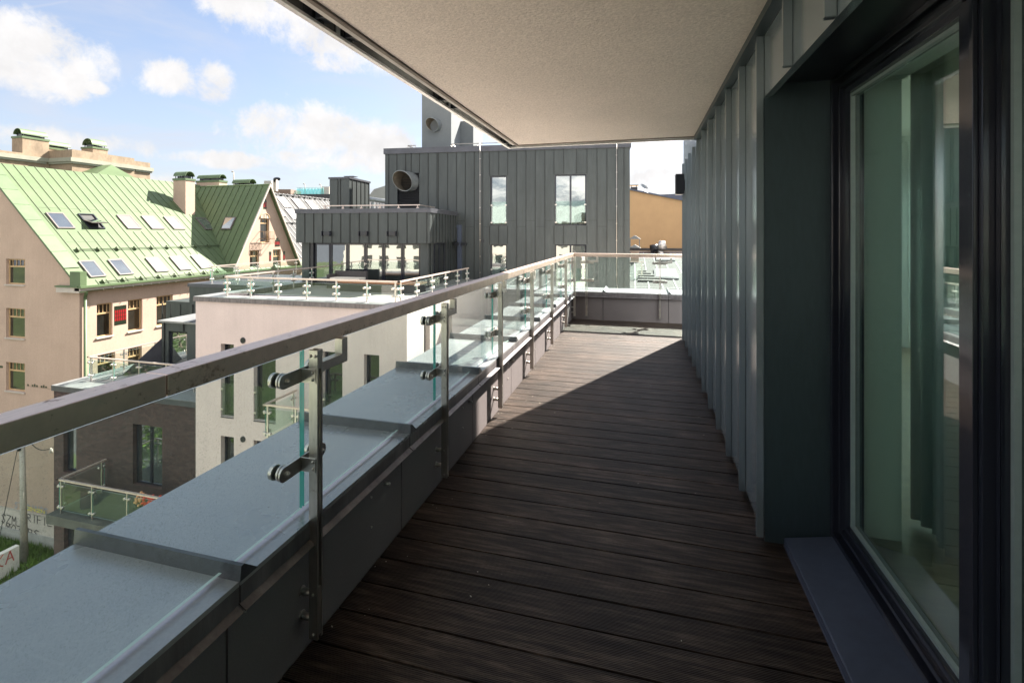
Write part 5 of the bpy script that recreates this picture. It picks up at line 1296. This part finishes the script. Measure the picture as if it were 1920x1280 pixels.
# ---------------------------------------------------------------- street level, bottom corner
Zg = -20.0
pl = thing('utility_pole', 'weathered utility pole standing in the grass before the graffiti', 'pole', (0, 0, 0))
pb_ = hit(46, 1053, (0, 0, Zg), (0, 0, 1)); pl.location = pb_; WM[pl.name] = Matrix.Translation(pb_)
m = MB(); top = pb_ + Vector((-.25, 0, 8.6)); m.cyl(pb_ + Vector((0, 0, -.3)), top, .21, 12, r1=.13); m.build('pole_shaft', POLE_M, pl)
m = MB(); m.cyl(top + Vector((.05, -.16, -1.3)), top + Vector((.05, -.16, -.7)), .1, 8); m.box(top.x - .12, top.x + .12, top.y - .3, top.y - .13, top.z - .5, top.z - .3); m.build('pole_fitting', CABLE_M, pl)
m = MB(); la = hit(96, 840, pb_, (0, 1, 0)); p_ = [top.lerp(la, t) + Vector((0, 0, -1.0 * math.sin(math.pi * t) * .6)) for t in [k / 10 for k in range(11)]]; m.tube(p_, .025, 5); m.tube([la, la + Vector((3, 3, 2))], .02, 5); m.build('cable', CABLE_M, pl)
m = MB(); gy_ = hit(10, 990, (0, YG - 1, 0), (0, 1, 0)); m.tube([top + Vector((-.1, 0, -.2)), Vector((gy_.x, gy_.y - .5, Zg))], .02, 5); m.build('stay_wire', CABLE_M, pl)
m = MB(); m.cyl(la + Vector((0, 0, -.28)), la + Vector((0, 0, .02)), .11, 10, r1=.05); tag(m.build('hanging_lamp', WHITEF), 'small white lamp hanging from the cable by the pole', 'lamp')
gw_ = thing('graffiti_block_wall', 'short white concrete wall sprayed with red and black graffiti on the grass', 'wall', (0, 0, Zg))
gb = hit(37, 1066, (0, 0, Zg), (0, 0, 1)); gz = hit(36, 1021, gb, (0, 1, 0)).z
gw_.location = gb; WM[gw_.name] = Matrix.Translation(gb)
m = MB(); m.box(gb.x - .35, gb.x, gb.y - 7, gb.y, Zg - .1, gz); m.build('block', WHITEWALL, gw_, bevel=.03)
def strokes(M, lines, wd, y, mat, name, parent):
    m = MB(M)
    for ln in lines:
        for (ax, az), (bx, bz) in zip(ln, ln[1:]):
            dx, dz = bx - ax, bz - az; l = math.hypot(dx, dz) or 1; nx, nz = -dz / l * wd / 2, dx / l * wd / 2; ex_, ez_ = dx / l * wd * .3, dz / l * wd * .3
            m.extr([(ax - nx - ex_, y, az - nz - ez_), (bx - nx + ex_, y, bz - nz + ez_), (bx + nx + ex_, y, bz + nz + ez_), (ax + nx - ex_, y, az + nz - ez_)], (0, -.004, 0)); y -= .00025
    return m.build(name, mat, parent)
FONT = {'S': [[(1, .85), (.5, 1), (.1, .75), (.8, .35), (.5, 0), (0, .15)]], 'T': [[(0, 1), (1, 1)], [(.5, 1), (.5, 0)]], 'F': [[(0, 0), (0, 1), (.9, 1)], [(0, .5), (.7, .5)]],
        'I': [[(.5, 0), (.5, 1)]], 'N': [[(0, 0), (0, 1), (.9, 0), (.9, 1)]], 'G': [[(.95, .85), (.5, 1), (.05, .5), (.5, 0), (.95, .2), (.95, .5), (.5, .5)]],
        'E': [[(.9, 1), (0, 1), (0, 0), (.95, 0)], [(0, .5), (.75, .55)]], 'R': [[(0, 0), (0, 1), (.8, .85), (.7, .5), (0, .5), (.9, 0)]], 'M': [[(0, 0), (.1, 1), (.5, .4), (.9, 1), (1, 0)]],
        'O': [[(.5, 1), (0, .6), (.3, 0), (.9, .2), (.95, .75), (.5, 1)]], 'Z': [[(0, 1), (1, .95), (0, .05), (1, 0)]], 'L': [[(0, 1), (0, 0), (.9, .05)]], 'H': [[(0, 0), (0, 1)], [(.9, 0), (.9, 1)], [(0, .5), (.9, .5)]], ' ': [],
        'K': [[(0, 0), (0, 1)], [(.9, 1), (0, .45), (.9, 0)]], 'A': [[(0, 0), (.5, 1), (1, 0)], [(.2, .4), (.8, .4)]]}
def write(txt, x, z, w_, h_, gap=.25):
    out = []
    for ch_ in txt:
        for ln in FONT[ch_]: out.append([(x + a * w_ + random.uniform(-.03, .03) * w_, z + b * h_ + random.uniform(-.04, .04) * h_) for a, b in ln])
        x += w_ * (1 + gap)
    return out
def gpos(px, py): return GF.l(px, py)
x, z = gpos(4, 978); strokes(GF.M, write('SZM', x, z, .42, .62), .06, -.03, BLACKP, 'graffiti', ch)
x, z = gpos(52, 976); strokes(GF.M, write('RTFIL', x, z, .40, .55), .06, -.03, BLACKP, 'graffiti', ch)
x, z = gpos(12, 994); strokes(GF.M, write('MOZERS', x, z, .45, .55), .06, -.03, BLACKP, 'graffiti', ch)
x, z = gpos(28, 951); strokes(GF.M, write('ST RINGS', x, z, .33, .42), .05, -.012, BLUEP, 'graffiti', ch)
x, z = gpos(52, 955); strokes(GF.M, write('ZNZN', x, z, .36, .2), .05, -.016, YELLOWP, 'graffiti', ch)
x, z = gpos(106, 1004); strokes(GF.M, write('E', x, z, .5, .85), .13, -.032, ORANGEP, 'graffiti', ch)
SB = Matrix.Translation((gb.x, gb.y - 7, 0)) @ Matrix.Rotation(math.pi / 2, 4, 'Z')
hh_ = gz - Zg
strokes(SB, [[(3.6, Zg + .9), (4.9, Zg + .95), (4.9, Zg + hh_ * .8), (3.6, Zg + hh_ * .78), (3.6, Zg + .9)]] + write('LAH', 3.8, Zg + 1.0, .25, .4), .07, -.004, BLACKP, 'graffiti', gw_)
strokes(SB, write('SKA', 5.3, Zg + .75, .4, .7), .06, -.01, REDP, 'graffiti', gw_); strokes(SB, write('SZ', 4.6, Zg + .2, .5, .45), .05, -.016, BLACKP, 'graffiti', gw_)
# grass tufts along the foot of the wall
m = MB()
for k in range(9000):
    x = random.uniform(-46, -24); y = random.uniform(17.5, 23.2)
    if random.random() < .5: y = 23.2 - abs(random.gauss(0, 1.0))
    h = random.uniform(.15, .5); a = random.uniform(0, 6.3); wv = Vector((math.cos(a), math.sin(a), 0)) * .05; tip = Vector((random.uniform(-.12, .12), random.uniform(-.12, .12), h)); b = Vector((x, y, Zg))
    m.face([b - wv, b + wv, b + tip])
gt = m.build('grass', LEAF, None, recalc=False); tag(gt, 'tufts of green grass along the foot of the cream gable', 'grass', kind='stuff')

# ---------------------------------------------------------------- trees and street front on the viewer's side (seen in the panes)
def tree(name, label, x, y, z0, h, r, n=5200):
    t = thing(name, label, 'tree', (x, y, z0), 'street trees on the lawn'); rnd = random.Random(int(x * 7 + y))
    m = MB(); m.cyl((x, y, z0), (x + .2, y, z0 + h * .55), r * .09, 10, r1=r * .05)
    cl = []
    for k in range(16):
        a = rnd.uniform(0, 6.28); e = rnd.uniform(.42, 1); rr = r * math.sin(math.pi * min(.97, (e - .3) / .78)) * rnd.uniform(.35, .8); c = Vector((x + rr * math.cos(a), y + rr * math.sin(a), z0 + h * e)); cl.append((c, r * rnd.uniform(.25, .42)))
        m.cyl((x + .15, y, z0 + h * .42), c, r * .03, 6, r1=r * .008)
    m.build('trunk', BARK, t); m = MB()
    for k in range(n):
        c, cr_ = rnd.choice(cl); v = Vector((rnd.gauss(0, 1), rnd.gauss(0, 1), rnd.gauss(0, .8))).normalized() * cr_ * rnd.random() ** .45
        p = c + v; a = Vector((rnd.gauss(0, 1), rnd.gauss(0, 1), rnd.gauss(0, .6))).normalized() * rnd.uniform(.12, .26); b = a.orthogonal().normalized() * a.length * .55
        m.face([p - a, p + b, p + a, p - b])
    m.build('crown', LEAF, t, recalc=False)
tree('street_tree', 'broad leafy tree on the lawn reflected in the dormer pane', -42, -3, Zg, 15, 6)
tree('street_tree', 'bushy leafy tree on the lawn reflected in the brick block windows', -33, -1, Zg, 11, 5)
sf = thing('opposite_apartment_house', 'sunlit pale apartment house behind the viewer, mirrored in the glass doors', 'building', (-20, -34, Zg))
OP = Fr((12, -34, 0), math.pi)
hh = [(1.5 + 2.8 * i, 3.0 + 2.8 * i, -17.5 + 3.3 * j, -15.4 + 3.3 * j) for i in range(16) for j in range(6)]
m = MB(OP.M); wall_holes(m, 0, 48, -20, 3.2, 0, hh, .2); m.box(0, 48, .21, 10, -20, 3.2); m.build('wall', pm('pale_yellow_render', (.42, .40, .36), .9, 0, .05, .5), sf)
for k, h in enumerate(hh):
    m = MB(OP.M); m.box(h[0], h[1], .15, .17, h[2], h[3]); m.build('window', MIRROR, sf)
m = MB(OP.M); m.extr([(-.5, -.5, 3.2), (-.5, 5, 6.4), (-.5, 10.5, 3.2)], (49, 0, 0)); m.build('roof', pm('red_tile_roof', (.3, .3, .3), .8, 0, .2, 2), sf)
